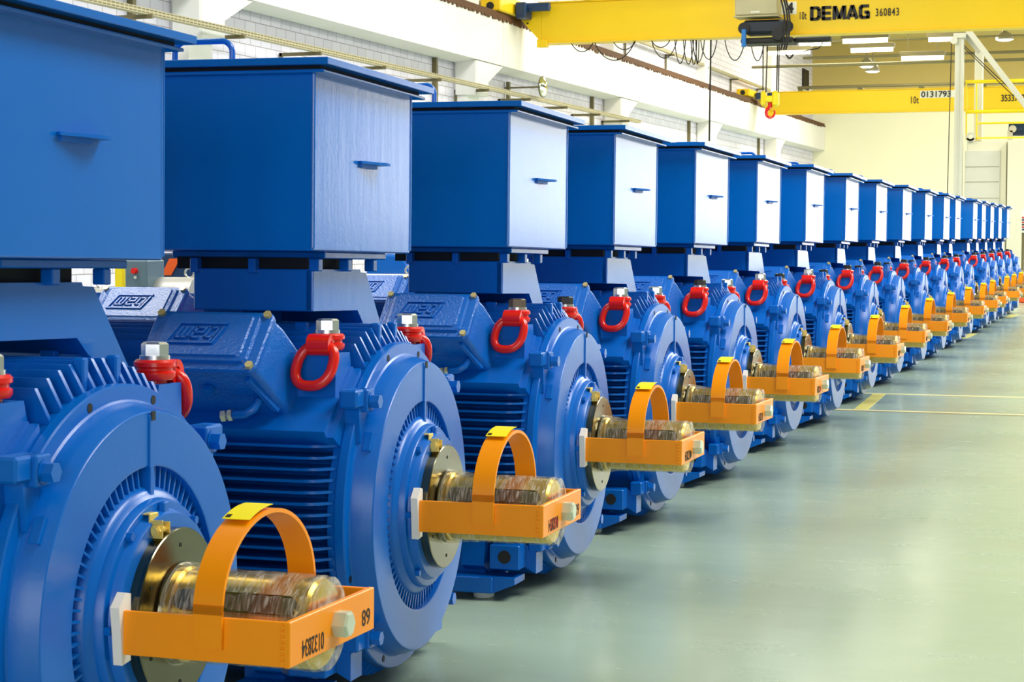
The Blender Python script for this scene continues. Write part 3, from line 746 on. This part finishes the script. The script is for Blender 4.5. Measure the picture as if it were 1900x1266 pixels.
# crane runway beam, one precast length per bay, with columns and corbels
BAY = [16.0, 28.2, 40.9, 52.9, 64.4, 76.2]
for k in range(len(BAY)+1):
    y0 = 2.0 if k == 0 else BAY[k-1]; y1 = BAY[k] if k < len(BAY) else 86.0
    m = MB(); m.prism([(FX, 5.22), (FX-0.5, 5.16), (FX-0.5, 6.26), (FX, 6.26)], 1, y0+0.012, y1-0.012)
    struct(m.build('trim_%d' % (k+1), WALLW))
for k, y in enumerate(BAY):
    m = MB(); m.box(-14.6, -14.25, y-1.75, y-0.95, 0, 10, 0.01)
    m.prism([(y-1.75, 4.45), (y+0.02, 5.20), (y-1.75, 5.20)], 0, -14.5, FX-0.02)
    m.box(-14.5, FX-0.03, y-1.8, y-0.95, 4.45, 5.20)
    struct(m.build('trim_%d' % (10+k), WALLW))
    m = MB(); m.box(-14.56, -14.45, y-3.1, y-3.0, 0.5, 5.15); tag(m.build('wall_conduit', OLIVE), 'dark upright conduit on the brick wall before the %s corbel' % ORD[k], 'conduit', 'upright conduits on the brick wall')
# rail
m = MB(); m.box(FX-0.10, FX+0.015, 2, 86, 6.26, 6.33); m.box(FX-0.07, FX-0.02, 2, 86, 6.33, 6.42)
rnd = random.Random(5)
for k in range(260):
    yy = 20+k*0.25+rnd.uniform(0, 0.1); m.box(FX-0.02, FX+0.03, yy, yy+rnd.uniform(0.05, 0.2), 6.23-rnd.uniform(0, 0.03), 6.27)
tag(m.build('crane_rail', RUST), 'rusty brown crane rail lying on the white concrete runway beam', 'rail')

def at_x(u, v, X):
    fw = Vector((-math.sin(YAW)*math.cos(PITCH), math.cos(YAW)*math.cos(PITCH), -math.sin(PITCH)))
    rt = Vector((math.cos(YAW), math.sin(YAW), 0)); up = rt.cross(fw)
    d = rt*((u-950)/FPX)-up*((v-633)/FPX)+fw; t = X/d.x
    return Vector((X, d.y*t, EYE+d.z*t))
def rail_tray(name, x, y0, y1, z, label, cat, arms):
    r = empty(name, (x, y0, z)); tag(r, label, cat)
    m = MB(); m.box(-0.06, 0.06, 0, y1-y0, -0.045, 0.045)
    m.build('channel', TRAYM, r)
    for k in range(arms):
        yy = (y1-y0)*(k+0.5)/arms
        a = MB(); a.box(14.53*-1-x, 0.12, yy-0.03, yy+0.03, -0.10, -0.04); a.box(14.53*-1-x, 14.53*-1-x+0.05, yy-0.03, yy+0.03, -0.5, -0.04); a.build('support_arm', OLIVE, r)
    return r
rail_tray('cable_tray', -13.85, 20.0, 52.4, at_x(836, 148, -13.85).z, 'long perforated cable tray running along the white brick wall below the beam', 'cable tray', 11)
rail_tray('upper_cable_tray', -14.35, 46.0, 85.0, 7.1, 'grey cable tray high on the wall above the brown crane rail', 'cable tray', 8)

# convex mirror on an arm
r = empty('convex_mirror', (-13.6, 42.6, 4.86)); tag(r, 'round convex mirror on an arm above the cable tray', 'mirror')
m = MB(); M = Matrix.Rotation(math.radians(-4), 4, 'Z')
m.lathe([(0.0, 0.24), (0.03, 0.225), (0.055, 0.16), (0.068, 0.08), (0.07, 0.001)], seg=32, M=M); m.build('mirror_face', MIRROR, r)
m = MB(); m.lathe([(-0.02, 0.001), (-0.02, 0.25), (0.01, 0.255), (0.01, 0.235)], seg=32, M=M); m.build('rim', OLIVE, r)
m = MB(); m.box(-0.95, -0.02, -0.02, 0.02, -0.02, 0.02); m.box(-0.90, -0.82, -0.05, 0.05, -0.30, 0.14); m.build('arm', OLIVE, r)

# =================================================================== CRANES
def crane(y, zb, zt, xl, label, num):
    r = empty('bridge_crane', (xl, y, zb)); tag(r, label, 'crane', 'yellow bridge cranes'); H = zt-zb
    m = MB(); m.box(0.55, 25.5, 0.0, 0.42, 0, H, 0.01); m.box(0.5, 25.5, -0.05, 0.47, -0.03, 0.0); m.box(0.5, 25.5, -0.05, 0.47, H, H+0.03)
    m.prism([(0.55, 0.0), (0.0, 0.60), (0.0, H), (0.55, H)], 1, 0.0, 0.42)
    g = m.build('girder', CRANEY, r)
    m = MB(); m.box(-0.42, 0.06, -1.5, 1.7, 0.59, H+0.06, 0.03); e = m.build('end_carriage', CRANEY, r)
    for yy in (-1.51, ):
        m = MB(); m.lathe([(0, 0), (0, 0.09), (0.02, 0.09), (0.02, 0)], seg=20, axis='y', center=(-0.18, yy-0.01, 0.70)); m.build('axle_cap', BLACK, e)
    for q in range(3):
        m = MB()
        m.cyl((0.22, -0.012, 0.45+0.12*q), (0.22, 0.0, 0.45+0.12*q), 0.022, 12); m.build('girder_bolt', BLACK, g)
    m = MB(); m.box(0.10, 0.34, -0.55, -0.05, 0.52, H-0.02, 0.02); m.cyl((0.30, -0.30, H-0.12), (0.85, -0.30, H-0.12), 0.10, 16); m.build('drive_motor', NAVY, r)
    m = MB(); m.box(0.48, 0.72, -0.12, 0.05, -0.12, 0.06, 0.01); m.build('bumper_bracket', CRANEY, r)
    for q in range(5):
        m = MB(); xx = 1.6+q*2.2; m.box(xx, xx+0.18, -0.1, 0.45, H+0.03, H+0.10, 0.01); m.build('clamp', OLIVE, r)
    return r
c1 = crane(42.0, 5.84, 6.74, -14.0, 'large yellow overhead bridge crane in front, carrying the hoist and black lettering', 1)
c2 = crane(70.0, 5.89, 6.67, -14.0, 'smaller looking yellow bridge crane behind, above the pale far wall', 2)
def sign_text(body, px0, x0, z0, size, y, parent, m_=INK, xs=1.0, bold=0.0, name='lettering', spacing=1.0):
    """x0,z0 world of the text origin on a plane facing the camera side (-y)"""
    M = Matrix.Translation((x0-parent.location.x, y-parent.location.y, z0-parent.location.z)) @ Matrix.Rotation(PI/2, 4, 'X')
    return text_mesh(body, size, m_, name, parent, 0.002, M, xs=xs, bold=bold, spacing=spacing)
# unproject helper for placing lettering on known planes
def at_y(u, v, Y):
    fw = Vector((-math.sin(YAW)*math.cos(PITCH), math.cos(YAW)*math.cos(PITCH), -math.sin(PITCH)))
    rt = Vector((math.cos(YAW), math.sin(YAW), 0)); up = rt.cross(fw)
    d = rt*((u-950)/FPX)-up*((v-633)/FPX)+fw; t = Y/d.y
    return Vector((d.x*t, Y, EYE+d.z*t))
YF1 = 41.98
a, b = at_y(1504, 38, YF1), at_y(1617, 33, YF1)
LET = {'D': [[(0.11, 0), (0.11, 1)], [(0, 0.91), (0.72, 0.91)], [(0, 0.09), (0.72, 0.09)], [(0.84, 0.2), (0.84, 0.8)], [(0.66, 0.93), (0.89, 0.72)], [(0.66, 0.07), (0.89, 0.28)]],
       'E': [[(0.11, 0), (0.11, 1)], [(0, 0.91), (0.9, 0.91)], [(0, 0.5), (0.85, 0.5)], [(0, 0.09), (0.9, 0.09)]],
       'M': [[(0.10, 0), (0.10, 1)], [(0.16, 0.98), (0.6, 0.05)], [(0.6, 0.05), (1.04, 0.98)], [(1.10, 0), (1.10, 1)]],
       'A': [[(0.08, 0), (0.52, 1)], [(0.98, 0), (0.54, 1)], [(0.25, 0.26), (0.82, 0.26)]],
       'G': [[(0.11, 0.18), (0.11, 0.82)], [(0.2, 0.91), (0.95, 0.91)], [(0.2, 0.09), (0.95, 0.09)], [(0.86, 0), (0.86, 0.5)], [(0.5, 0.46), (0.95, 0.46)], [(0.07, 0.76), (0.28, 0.95)], [(0.07, 0.24), (0.28, 0.05)]]}
m = MB(); xx = a.x-c1.location.x; hh = 0.30; cw = (b.x-a.x)/6.05; zz = a.z-c1.location.z; wd = {'D': 1.0, 'E': 0.95, 'M': 1.2, 'A': 1.06, 'G': 1.0}
for ch in 'DEMAG':
    for (p0, p1) in LET[ch]:
        P0_ = Vector((p0[0]*cw, p0[1]*hh)); P1_ = Vector((p1[0]*cw, p1[1]*hh)); d_ = (P1_-P0_).normalized(); n_ = Vector((-d_.y, d_.x))
        th_ = 0.033 if abs(d_.x) > 0.98 else 0.040
        m.prism([(xx+v.x, zz+v.y) for v in (P0_-n_*th_, P1_-n_*th_, P1_+n_*th_, P0_+n_*th_)], 1, -0.024, -0.019)
    xx += (wd[ch]+0.16)*cw
m.build('lettering', INK, c1, smooth=0)
a = at_y(1482, 36, YF1); sign_text('10t', 0, a.x, a.z, 0.24, YF1, c1, xs=0.5, bold=0.002, spacing=1.1)
a = at_y(1624, 30, YF1); sign_text('360843', 0, a.x, a.z, 0.24, YF1, c1, xs=0.62, bold=0.002, spacing=1.2)
a, b = at_y(1440, 30, YF1), at_y(1478, 1, YF1)
m = MB(); m.box(a.x-c1.location.x, b.x-c1.location.x, -0.018, -0.002, a.z-c1.location.z+0.03, b.z-c1.location.z-0.02); m.build('number_plate', SIGNW, c1)
a = at_y(1459, 24, YF1-0.02); sign_text('4', 0, a.x, a.z, 0.32, YF1-0.02, c1, bold=0.01)
YF2 = 69.98
a = at_y(1688, 192, YF2); sign_text('10t', 0, a.x, a.z, 0.36, YF2, c2, xs=0.62, bold=0.003, spacing=1.1)
a, b = at_y(1707, 182, YF2), at_y(1776, 167, YF2)
m = MB(); m.box(a.x-c2.location.x, b.x-c2.location.x, -0.02, -0.002, a.z-c2.location.z, b.z-c2.location.z); m.build('number_plate', SIGNW, c2)
a = at_y(1709, 180.5, YF2-0.03); sign_text('0131793', 0, a.x, a.z, 0.30, YF2-0.03, c2, xs=1.02, bold=0.006)
a = at_y(1857, 188, YF2); sign_text('3533792', 0, a.x, a.z, 0.33, YF2, c2, xs=0.72, bold=0.006)

# ---- hoist trolley on crane 1
YH = 41.3
p = at_y(1415, 60, YH)
h = empty('crane_hoist', (p.x, YH, p.z)); tag(h, 'dark hoist trolley with khaki cabinet hanging on the front crane', 'hoist')
def hw(u, v, Y=YH): q = at_y(u, v, Y); return (q.x-h.location.x, Y-h.location.y, q.z-h.location.z)
a, b = hw(1371, 33), hw(1449, -12)
m = MB(); m.box(a[0], b[0], -0.45, 0.1, a[2], b[2], 0.02); m.box(a[0]-0.02, b[0]+0.02, -0.47, 0.12, a[2]-0.04, a[2]-0.01, 0.004); cb_ = m.build('control_cabinet', TAN, h)
a, b = hw(1401, 28), hw(1417, 25); m = MB(); m.box(a[0], b[0], -0.462, -0.452, a[2], b[2]); m.build('data_plate', SIGNW, cb_)
m = MB(); a, b = hw(1384, 66), hw(1462, 38); m.box(a[0], b[0], -0.35, 0.3, a[2], b[2], 0.05)
m.build('drum_housing', DARKBLUE, h)
m = MB(); a, b = hw(1379, 84), hw(1475, 70); m.box(a[0], b[0], -0.3, 0.4, a[2], b[2], 0.03); a, b = hw(1475, 79), hw(1542, 67); m.box(a[0], b[0], -0.1, 0.2, a[2], b[2], 0.03)
a = hw(1450, 66); m.lathe([(-0.48, 0.001), (-0.48, 0.13), (-0.30, 0.13), (-0.30, 0.001)], seg=24, axis='y', center=(a[0], 0, a[2]))
a = hw(1387, 56); m.lathe([(-0.40, 0.001), (-0.40, 0.13), (-0.30, 0.13), (-0.30, 0.001)], seg=24, axis='y', center=(a[0], 0, a[2]))
a = hw(1466, 52); m.lathe([(-0.40, 0.001), (-0.40, 0.13), (-0.30, 0.13), (-0.30, 0.001)], seg=24, axis='y', center=(a[0], 0, a[2]))
m.build('trolley_frame', BLACK, h)
m = MB(); a, b = hw(1384, 91), hw(1392, 58); m.box(a[0], b[0], -0.5, -0.4, a[2], b[2], 0.01); m.build('limit_switch', BRIGHTBLUE, h)
m = MB()
for u0 in (1448, 1453, 1457):
    pts = []
    for t in range(15):
        s = t/14; u = u0+4*math.sin(3*s)+9*s*(1-s)*2; v = -5+(98-u0*0+0)*s; q = hw(u, v, YH-0.5-0.03*(u0-1448)); pts.append(q)
    m.tube(pts, 0.022, 6)
pts = [hw(1462+10*math.sin(PI*t/10), 98+12*math.sin(PI*t/10)*0.9, YH-0.5) if False else hw(1458+1.4*t, 100+8*math.sin(PI*t/10), YH-0.45) for t in range(11)]
m.tube(pts, 0.02, 6)
m.tube([hw(1527, 74), hw(1525, 83), hw(1518, 90), hw(1505, 92), hw(1490, 96)], 0.014, 6)
m.build('cable_bundle', BLACK, h)
# ropes down to the hook block
m = MB()
for (u0, u1) in ((1416, 1415.5), (1424, 1421), (1443, 1441), (1446, 1444)):
    m.cyl(hw(u0, 84, YH-0.05), hw(u1, 172, YH-0.05), 0.014, 6)
tag(m.build('hoist_rope', BLACK, h))
hb = empty('hook_block', at_y(1430, 195, YH-0.05)); tag(hb, 'yellow hook block with red hook hanging from the hoist ropes', 'hook')
def kw(u, v): q = at_y(u, v, YH-0.05); return (q.x-hb.location.x, 0, q.z-hb.location.z)
m = MB()
for (u0, u1) in ((1413, 1422), (1434, 1445)):
    a, b = kw(u0, 198), kw(u1, 169); m.box(a[0], b[0], -0.14, 0.14, a[2], b[2], 0.04)
a, b = kw(1420, 190), kw(1436, 178); m.box(a[0], b[0], -0.1, 0.1, a[2], b[2], 0.02); m.build('sheave_block', CRANEY2, hb)
m = MB(); c = kw(1429.5, 209); pts = []
m.cyl(kw(1429, 190), kw(1429, 200), 0.05, 12)
for t in range(18):
    a_ = PI/2+0.1+(1.62*PI)*t/17; pts.append((c[0]+0.095*math.cos(a_), 0, c[2]+0.11*math.sin(a_)))
m.tube(pts, [0.045-0.0015*t for t in range(18)], 10); m.build('hook', RED, hb)
# festoon cable loops
fs = empty('festoon_cable', at_y(1200, 80, YF1+0.2)); tag(fs, 'black festoon cables looping below the front crane girder', 'cable')
def fw_(u, v): q = at_y(u, v, YF1+0.2); return (q.x-fs.location.x, 0, q.z-fs.location.z)
loops = [(1058, 1102, 96), (1102, 1178, 112), (1137, 1180, 92), (1209, 1256, 108), (1209, 1243, 88), (1252, 1272, 118), (1268, 1287, 119), (1282, 1293, 120), (1291, 1297, 119), (1285, 1307, 115), (1300, 1330, 110), (1345, 1382, 112), (1393, 1418, 113)]
for (u0, u1, vb) in loops:
    m = MB(); pts = []
    for t in range(17):
        s = t/16; pts.append(fw_(u0+(u1-u0)*s, 74+(vb-74)*(1-(2*s-1)**2)**0.75))
    m.tube(pts, 0.012, 6); m.build('cable_loop', BLACK, fs)
for (u, v0, v1, lab) in ((1319, 88, 262, 'long thin black drop rod hanging left of the hoist'), (1441.5, 97, 320, None)):
    if lab:
        a, b = at_y(u, 74, 42.2), at_y(u-3, v1, 42.2); m = MB(); m.cyl(a, b, 0.02, 8); tag(m.build('drop_rod', BLACK), lab, 'rod')

# =================================================================== LAMPS AND ROOF PIPES beyond the crane
def at_z(u, v, Z):
    q = at_y(u, v, 1.0); d = q-Vector((0, 0, EYE)); t = (Z-EYE)/d.z
    return Vector((d.x*t, d.y*t, Z))
tubes = [(1563, 1648, 75), (1578, 1658, 92), (1672, 1752, 107), (1722, 1790, 72), (1425, 1504, 97), (1482, 1542, 81)]
names_l = ['upper bright tube lamp right of the hoist', 'bright tube lamp just above the two bell lamps', 'long thin tube lamp left of the pale gantry post', 'tube lamp partly behind the gantry top',
           'tube lamp seen below the hoist trolley', 'tube lamp touching the hoist underside']
for q_, ((u0, u1, v), nm) in enumerate(zip(tubes, names_l)):
    Yt = 55.0+q_*1.7; a, b = at_y(u0, v+2, Yt), at_y(u1, v-1, Yt); r = empty('tube_lamp', a); tag(r, nm, 'lamp', 'fluorescent tube lamps under the roof')
    L = b.x-a.x
    m = MB(); m.box(-0.03, L+0.03, -0.15, 0.15, 0.06, 0.20, 0.01); m.build('housing', OLIVE, r)
    m = MB(); m.cyl((0.02, 0, 0.0), (L-0.02, 0, 0.0), 0.06, 12); m.build('tube', LAMPW, r)
    for xs_ in (0.2, L-0.2):
        m = MB(); m.cyl((xs_, 0, 0.2), (xs_, 0, 10.0-a.z), 0.012, 6); m.build('suspension_rod', OLIVE, r)
bells = [(1608, 124, 13, 'left bell lamp of the pair under the roof pipes'), (1619, 133, 13, 'lower right bell lamp of the pair under the roof pipes'), (1864, 74, 16, 'bell lamp above the gantry handrail at the far right')]
for q_, (u, v, rpx, nm) in enumerate(bells):
    Yb = 66.5+q_*2.0; a = at_y(u, v, Yb); R = rpx*Yb/FPX; r = empty('bell_lamp', a); tag(r, nm, 'lamp', 'bell shaped high bay lamps')
    m = MB(); m.lathe([(0, R), (0.10, R*0.97), (0.22, R*0.7), (0.30, R*0.3), (0.42, R*0.25), (0.42, 0.001)], seg=28, axis='z'); m.build('shade', GREYST, r)
    m = MB(); m.cyl((0, 0, 0.42), (0, 0, 10.0-a.z), 0.02, 6); m.build('suspension_rod', OLIVE, r)
    m = MB(); m.lathe([(0.0, 0.001), (-0.03, R*0.6), (0.01, R*0.93), (0.03, R*0.93)], seg=28, axis='z'); m.build('bulb', LAMPB, r)
for k, (u0, v0, u1, v1, rad, Yp) in enumerate([(1395, 125, 1900, 96, 0.045, 62), (1490, 108, 1900, 84, 0.05, 66), (1440, 122, 1900, 92, 0.025, 58), (1480, 163, 1900, 152, 0.06, 80), (1510, 78, 1900, 44, 0.03, 64)]):
    a, b = at_y(u0, v0, Yp), at_y(u1, v1, Yp); b.z = a.z; m = MB(); m.cyl(a, b+Vector((6, 0, 0)), rad, 8)
    tag(m.build('roof_pipe', OLIVE), ['thick olive roof beam carrying the tube lamps', 'roof pipe crossing behind the upper tube lamps', 'thin pipe just above the bell lamp pair', 'dark pipe above the rear crane girder', 'topmost thin roof pipe by the front crane'][k], 'pipe', 'pipes crossing under the roof')
# dark air duct in the upper left corner of the far wall
a, b = at_y(1445, 168, 84), at_y(1498, 130, 84)
m = MB(); m.box(-14.54, b.x, 83, 84.5, a.z, b.z, 0.05); tag(m.build('air_unit', BLACK), 'dark air unit high in the corner left of the far wall', 'air unit')
# corner post and end bay of the left wall
a = at_y(1480, 200, 78)

# =================================================================== GANTRY / CABIN at the end of the row
YG = 48.0
def gy(u, v, Y=YG): return at_y(u, v, Y)
g = empty('service_gantry', (gy(1770, 431).x, YG, 0)); tag(g, 'pale grey lift gantry with diagonal brace beside the cabin', 'gantry')
def gl(u, v, Y=YG): q = gy(u, v, Y); return (q.x-g.location.x, q.y-g.location.y, q.z)
a, b = gl(1770, 300), gl(1789, 62)
m = MB(); m.box(a[0], b[0], -0.1, 0.15, 0, b[2], 0.01); m.box(a[0]+0.10, a[0]+0.115, -0.12, -0.1, 0, b[2]-0.1); m.build('front_column', CABIN2, g)
m = MB(); a, b = gl(1802, 300), gl(1820, 85); m.box(a[0], b[0], 0.6, 0.9, 3.72, b[2], 0.01); m.build('rear_column', CABIN, g)
m = MB(); p0, p1 = Vector(gl(1796, 56)), Vector(gl(1910, 205)); d = p1-p0
m.box(0, d.length, -0.06, 0.06, -0.07, 0.07, 0.01, M=Matrix.Translation(p0) @ d.to_track_quat('X', 'Z').to_matrix().to_4x4())
p1 = Vector(gl(1820, 95)); p0 = Vector(gl(1791, 60)); d = p1-p0
m.box(0, d.length, 0.1, 0.3, -0.1, 0.1, 0.01, M=Matrix.Translation(p0) @ d.to_track_quat('X', 'Z').to_matrix().to_4x4()); m.build('diagonal_brace', CABIN2, g)
m = MB(); a = gl(1771, 76); m.lathe([(-0.16, 0.001), (-0.16, 0.09), (-0.08, 0.09), (-0.08, 0.001)], seg=20, axis='y', center=(a[0], 0, a[2])); a, b = gl(1770, 72), gl(1793, 62); m.box(a[0], b[0], -0.15, 0.3, a[2], b[2], 0.01); m.build('pulley', CABIN2, g)
m = MB(); m.cyl(gl(1765.5, 80), gl(1757, 390), 0.012, 6); m.cyl(gl(1780, 76), gl(1890, 180), 0.012, 6); m.cyl(gl(1782, 82), gl(1880, 178), 0.012, 6); m.build('rope', BLACK, g)
cb = empty('cabin', (gy(1766, 300).x, YG+0.02, 0)); tag(cb, 'pale cabin with a ribbed panel behind the end of the row', 'cabin')
def cl(u, v): q = gy(u, v, YG+0.02); return (q.x-cb.location.x, 0, q.z)
a, b = cl(1767, 400), cl(1868, 262)
m = MB(); m.box(a[0]+0.335, b[0], 0.0, 3, 0, b[2], 0.01); m.build('body', CABIN, cb)
m = MB(); c, d_ = cl(1789, 400), cl(1856, 279); m.box(c[0], d_[0], -0.03, 0.0, 0.3, d_[2], 0.005)
m.build('panel', CABIN2, cb)
for v in (310, 338, 368, 398): 
    e_ = cl(1790, v); m = MB(); m.box(c[0]+0.02, d_[0]-0.02, -0.036, -0.03, e_[2]-0.006, e_[2]+0.006); m.build('panel_seam', GREYST, cb)
e1, e2 = cl(1869, 400), cl(1960, 260)
m = MB(); m.box(e1[0], e2[0], -0.25, 3, 0, e2[2], 0.01); tb_ = m.build('side_cabinet', CABIN, cb)
a = cl(1801, 254); m = MB(); m.lathe([(-0.05, 0.06), (-0.05, 0.11), (0.05, 0.11), (0.05, 0.06)], seg=24, axis='y', center=(a[0], 0, a[2]), closed=True); a, b = cl(1794, 262), cl(1808, 256); m.box(a[0], b[0], -0.05, 0.05, a[2]-0.01, b[2], 0.0); m.build('lifting_lug', CABIN2, cb)
hr = empty('handrail', (gy(1787, 262).x, YG+0.15, gy(1787, 262).z)); tag(hr, 'yellow handrails on top of the cabin', 'handrail')
def hl(u, v): q = gy(u, v, YG+0.15); return (q.x-hr.location.x, 0, q.z-hr.location.z)
for v in (152, 208): m = MB(); m.cyl(hl(1792, v), hl(1940, v-3), 0.045, 8); m.build('rail', CRANEY2, hr)
m = MB(); m.cyl(hl(1815, 229), hl(1940, 227), 0.025, 8); m.build('rail', CRANEY2, hr)
m = MB(); a, b = hl(1812, 258), hl(1940, 253); m.box(a[0], b[0], -0.05, 0.05, a[2], b[2]); m.build('toe_board', CRANEY2, hr)
for u in (1793, 1812): m = MB(); m.cyl(hl(u, 260), hl(u, 150), 0.02, 8); m.build('post', CRANEY2, hr)
dm = empty('winch_motor', gy(1885, 245, YG+0.6)); tag(dm, 'dark blue winch motor on a white stand on top of the cabin', 'motor')
def dl(u, v): q = gy(u, v, YG+0.6); return (q.x-dm.location.x, 0, q.z-dm.location.z)
m = MB(); m.cyl(dl(1872, 240), dl(1905, 240), 0.16, 20); a, b = dl(1872, 232), dl(1893, 226); m.box(a[0], b[0], -0.1, 0.1, a[2], b[2], 0.01)
for q in range(5): m.lathe([(dl(1880+q*5, 240)[0], 0.16), (dl(1880+q*5, 240)[0], 0.18), (dl(1881+q*5, 240)[0], 0.18), (dl(1881+q*5, 240)[0], 0.16)], seg=20, center=(0, 0, dl(1880, 240)[2]))
m.build('body', NAVY, dm)
m = MB(); a = dl(1880, 240); m.lathe([(-0.22, 0.001), (-0.22, 0.09), (-0.18, 0.09), (-0.18, 0.001)], seg=20, axis='y', center=(a[0], 0, a[2])); a, b = dl(1870, 261), dl(1880, 243); m.box(a[0], b[0], -0.22, -0.16, a[2], b[2]); m.build('stand', CABIN2, dm)
# sign and orange bin at the right edge
a, b = at_y(1894, 432, 46.0), at_y(1912, 390, 46.0)
m = MB(); m.box(a.x, b.x, 45.97, 46.0, a.z, b.z, 0.01); s_ = m.build('notice_board', SIGNW); tag(s_, 'white notice board with coloured lettering at the right edge', 'sign')
cols = [REDINK, NAVY, REDINK, INK, REDINK, NAVY]
for q in range(6):
    a2 = at_y(1896, 404+q*4.5, 45.96); m = MB(); m.box(a2.x, a2.x+0.16, 45.955, 45.968, a2.z-0.012, a2.z+0.02); m.build('notice_mark', cols[q], s_)
m = MB(); m.box(a.x+0.02, a.x+0.08, 46.02, 46.08, 0, b.z); tag(m.build('sign_post', OLIVE), 'dark upright post behind the notice board', 'post')
a = at_z(1890, 562, 0.0)
m = MB(); m.box(a.x, a.x+0.6, a.y, a.y+0.8, 0, 0.28, 0.02); m.box(a.x-0.02, a.x+0.62, a.y-0.02, a.y+0.82, 0.28, 0.33, 0.01); tag(m.build('orange_bin', ORANGEBOX), 'orange red crate on the floor at the right edge past the row', 'crate')

# =================================================================== FLOOR LINES
def line(p, q, w, m_, lab, g=None):
    p, q = Vector(p), Vector(q); d = (q-p).normalized(); n_ = Vector((-d.y, d.x, 0))*w/2
    b_ = MB(); vs = [p-n_, q-n_, q+n_, p+n_]; b_.prism([(v.x, v.y) for v in vs], 2, 0.0, 0.002)
    tag(b_.build('floor_marking', m_), lab, 'floor marking', 'painted floor markings')
line((-2.30, 14.77, 0), (6, 14.72, 0), 0.07, LINEP, 'nearer long pale line across the aisle floor')
line((-2.30, 16.36, 0), (6, 16.32, 0), 0.07, LINEP, 'farther long pale line across the aisle floor')
line((-2.30, 14.70, 0), (6, 14.65, 0), 0.03, GREYST, 'thin dark line beside the nearer pale floor line')
line((-2.11, 14.80, 0), (-2.17, 16.33, 0), 0.11, LINEY, 'short yellow dash between the two pale floor lines')
a, b = at_z(1786, 628, 0), at_z(1806, 619, 0); line(a, b, 0.12, LINEY, 'small yellow dash farther along the aisle by the motor feet')
a, b = at_z(1870, 590, 0), at_z(1884, 584, 0); line(a, b, 0.14, LINEY, 'smallest yellow dash near the end of the row')

# =================================================================== SECOND ROW behind
b0 = make_motor(False)
for c in list(b0.children):
    if c.name.split('.')[0] in ('shaft', 'steel_disc', 'grounding_brush', 'bearing_cap', 'vent_ribs'):
        for g_ in list(c.children): bpy.data.objects.remove(g_)
        bpy.data.objects.remove(c)
spots = [(-3.68, 7.66), (-3.70, 10.25), (-3.72, 12.8), (-3.72, 15.4)]
blab = ['blue motor in the rear row showing its logo box left of the second motor', 'blue motor in the rear row seen between the second and third terminal boxes',
        'blue motor in the rear row behind the third and fourth terminal boxes', 'farthest blue motor of the rear row']
for i, (x, y) in enumerate(spots):
    r = b0 if i == 0 else copy_tree(b0)
    r.name = 'electric_motor'
    r.matrix_world = Matrix.Translation((x, y, 0)) @ Matrix.Diagonal((1.12, 1.12, 1.0, 1))
    tag(r, blab[i], 'electric motor', 'motors in the rear row')
def bgmachine(u0, u1, v, y, lab, disc):
    p, q = at_y(u0, v, y), at_y(u1, v, y); rr = 0.13; z = p.z-rr
    r = empty('covered_machine', (p.x, y, 0)); tag(r, lab, 'machine', 'silver drum machines behind the rows'); L = q.x-p.x
    m = MB(); m.cyl((0, 0, z), (L, 0, z), rr, 32); m.build('silver_drum', SILVER, r)
    m = MB(); m.box(0, L, -0.15, 0.40, 0, z-0.10, 0.02)
    if disc: a_, b_ = at_y(724, 484, y+0.3), 0; m.lathe([(0.0, 0.001), (0.0, 0.20), (0.02, 0.22), (0.08, 0.22), (0.08, 0.001)], seg=40, axis='y', center=(a_.x-p.x, 0.26, a_.z-0.16))
    m.build('body', BLUE, r)
    m = MB(); xe = L-0.06; pts = [(xe+0.035*math.cos(2*PI*q_/20), 0, z+rr+0.03+0.035*math.sin(2*PI*q_/20)) for q_ in range(20)]; m.tube(pts, 0.008, 8, closed=True); m.build('eye_bolt', ZINC, r)
    return r
bgmachine(296, 366, 514, 11.8, 'silver drum machine just left of the second motor pedestal', False)
bgmachine(150, 204, 534, 10.9, 'silver drum machine peeping out beside the nearest motor pedestal', False)
bgmachine(672, 772, 508, 14.6, 'silver drum machine seen through the gap right of the second terminal box', True)
a, b = at_y(298, 520, 12.3), at_y(342, 470, 12.3)
m = MB(); m.box(a.x, b.x+0.25, 12.3, 12.5, 0, b.z, 0.01); pn = m.build('blue_panel', NAVY); tag(pn, 'dark blue upright panel with an orange reflective strip behind the motors', 'panel')
m = MB(); c1_, c2_, c3_, c4_ = at_y(299, 511, 12.29), at_y(317, 511, 12.29), at_y(334, 480, 12.29), at_y(314, 480, 12.29)
m.prism([(v.x, v.z) for v in (c1_, c2_, c3_, c4_)], 1, 12.29, 12.2995); m.build('reflective_strip', ORANGEBOX, pn)
# control cabinet with red switch and yellow post
YC = 11.6
c = at_y(231, 488, YC); d = at_y(273, 530, YC)
r = empty('control_cabinet', (c.x, YC, 0)); tag(r, 'grey control cabinet with a round red switch, behind the nearest motors', 'cabinet')
m = MB(); m.box(0, d.x-c.x, 0, 0.25, 0, c.z+0.02, 0.01); m.build('body', CABDARK, r)
q = at_y(251, 503, YC); m = MB(); m.lathe([(-0.03, 0.001), (-0.03, 0.02), (0.0, 0.022), (0.0, 0.001)], seg=20, axis='y', center=(q.x-c.x, -0.0, q.z)); m.build('red_switch', RED, r)
q = at_y(251, 515, YC); m = MB(); m.box(q.x-c.x-0.009, q.x-c.x+0.009, -0.004, 0.0, q.z-0.01, q.z+0.01); m.build('switch_label', SIGNW, r)
a, b = at_y(213, 490, 12.0), at_y(226, 490, 12.0); m = MB(); m.box(a.x, b.x, 12.0, 12.06, 0, 1.55); tag(m.build('yellow_post', CRANEY2), 'yellow upright post left of the grey control cabinet', 'post')
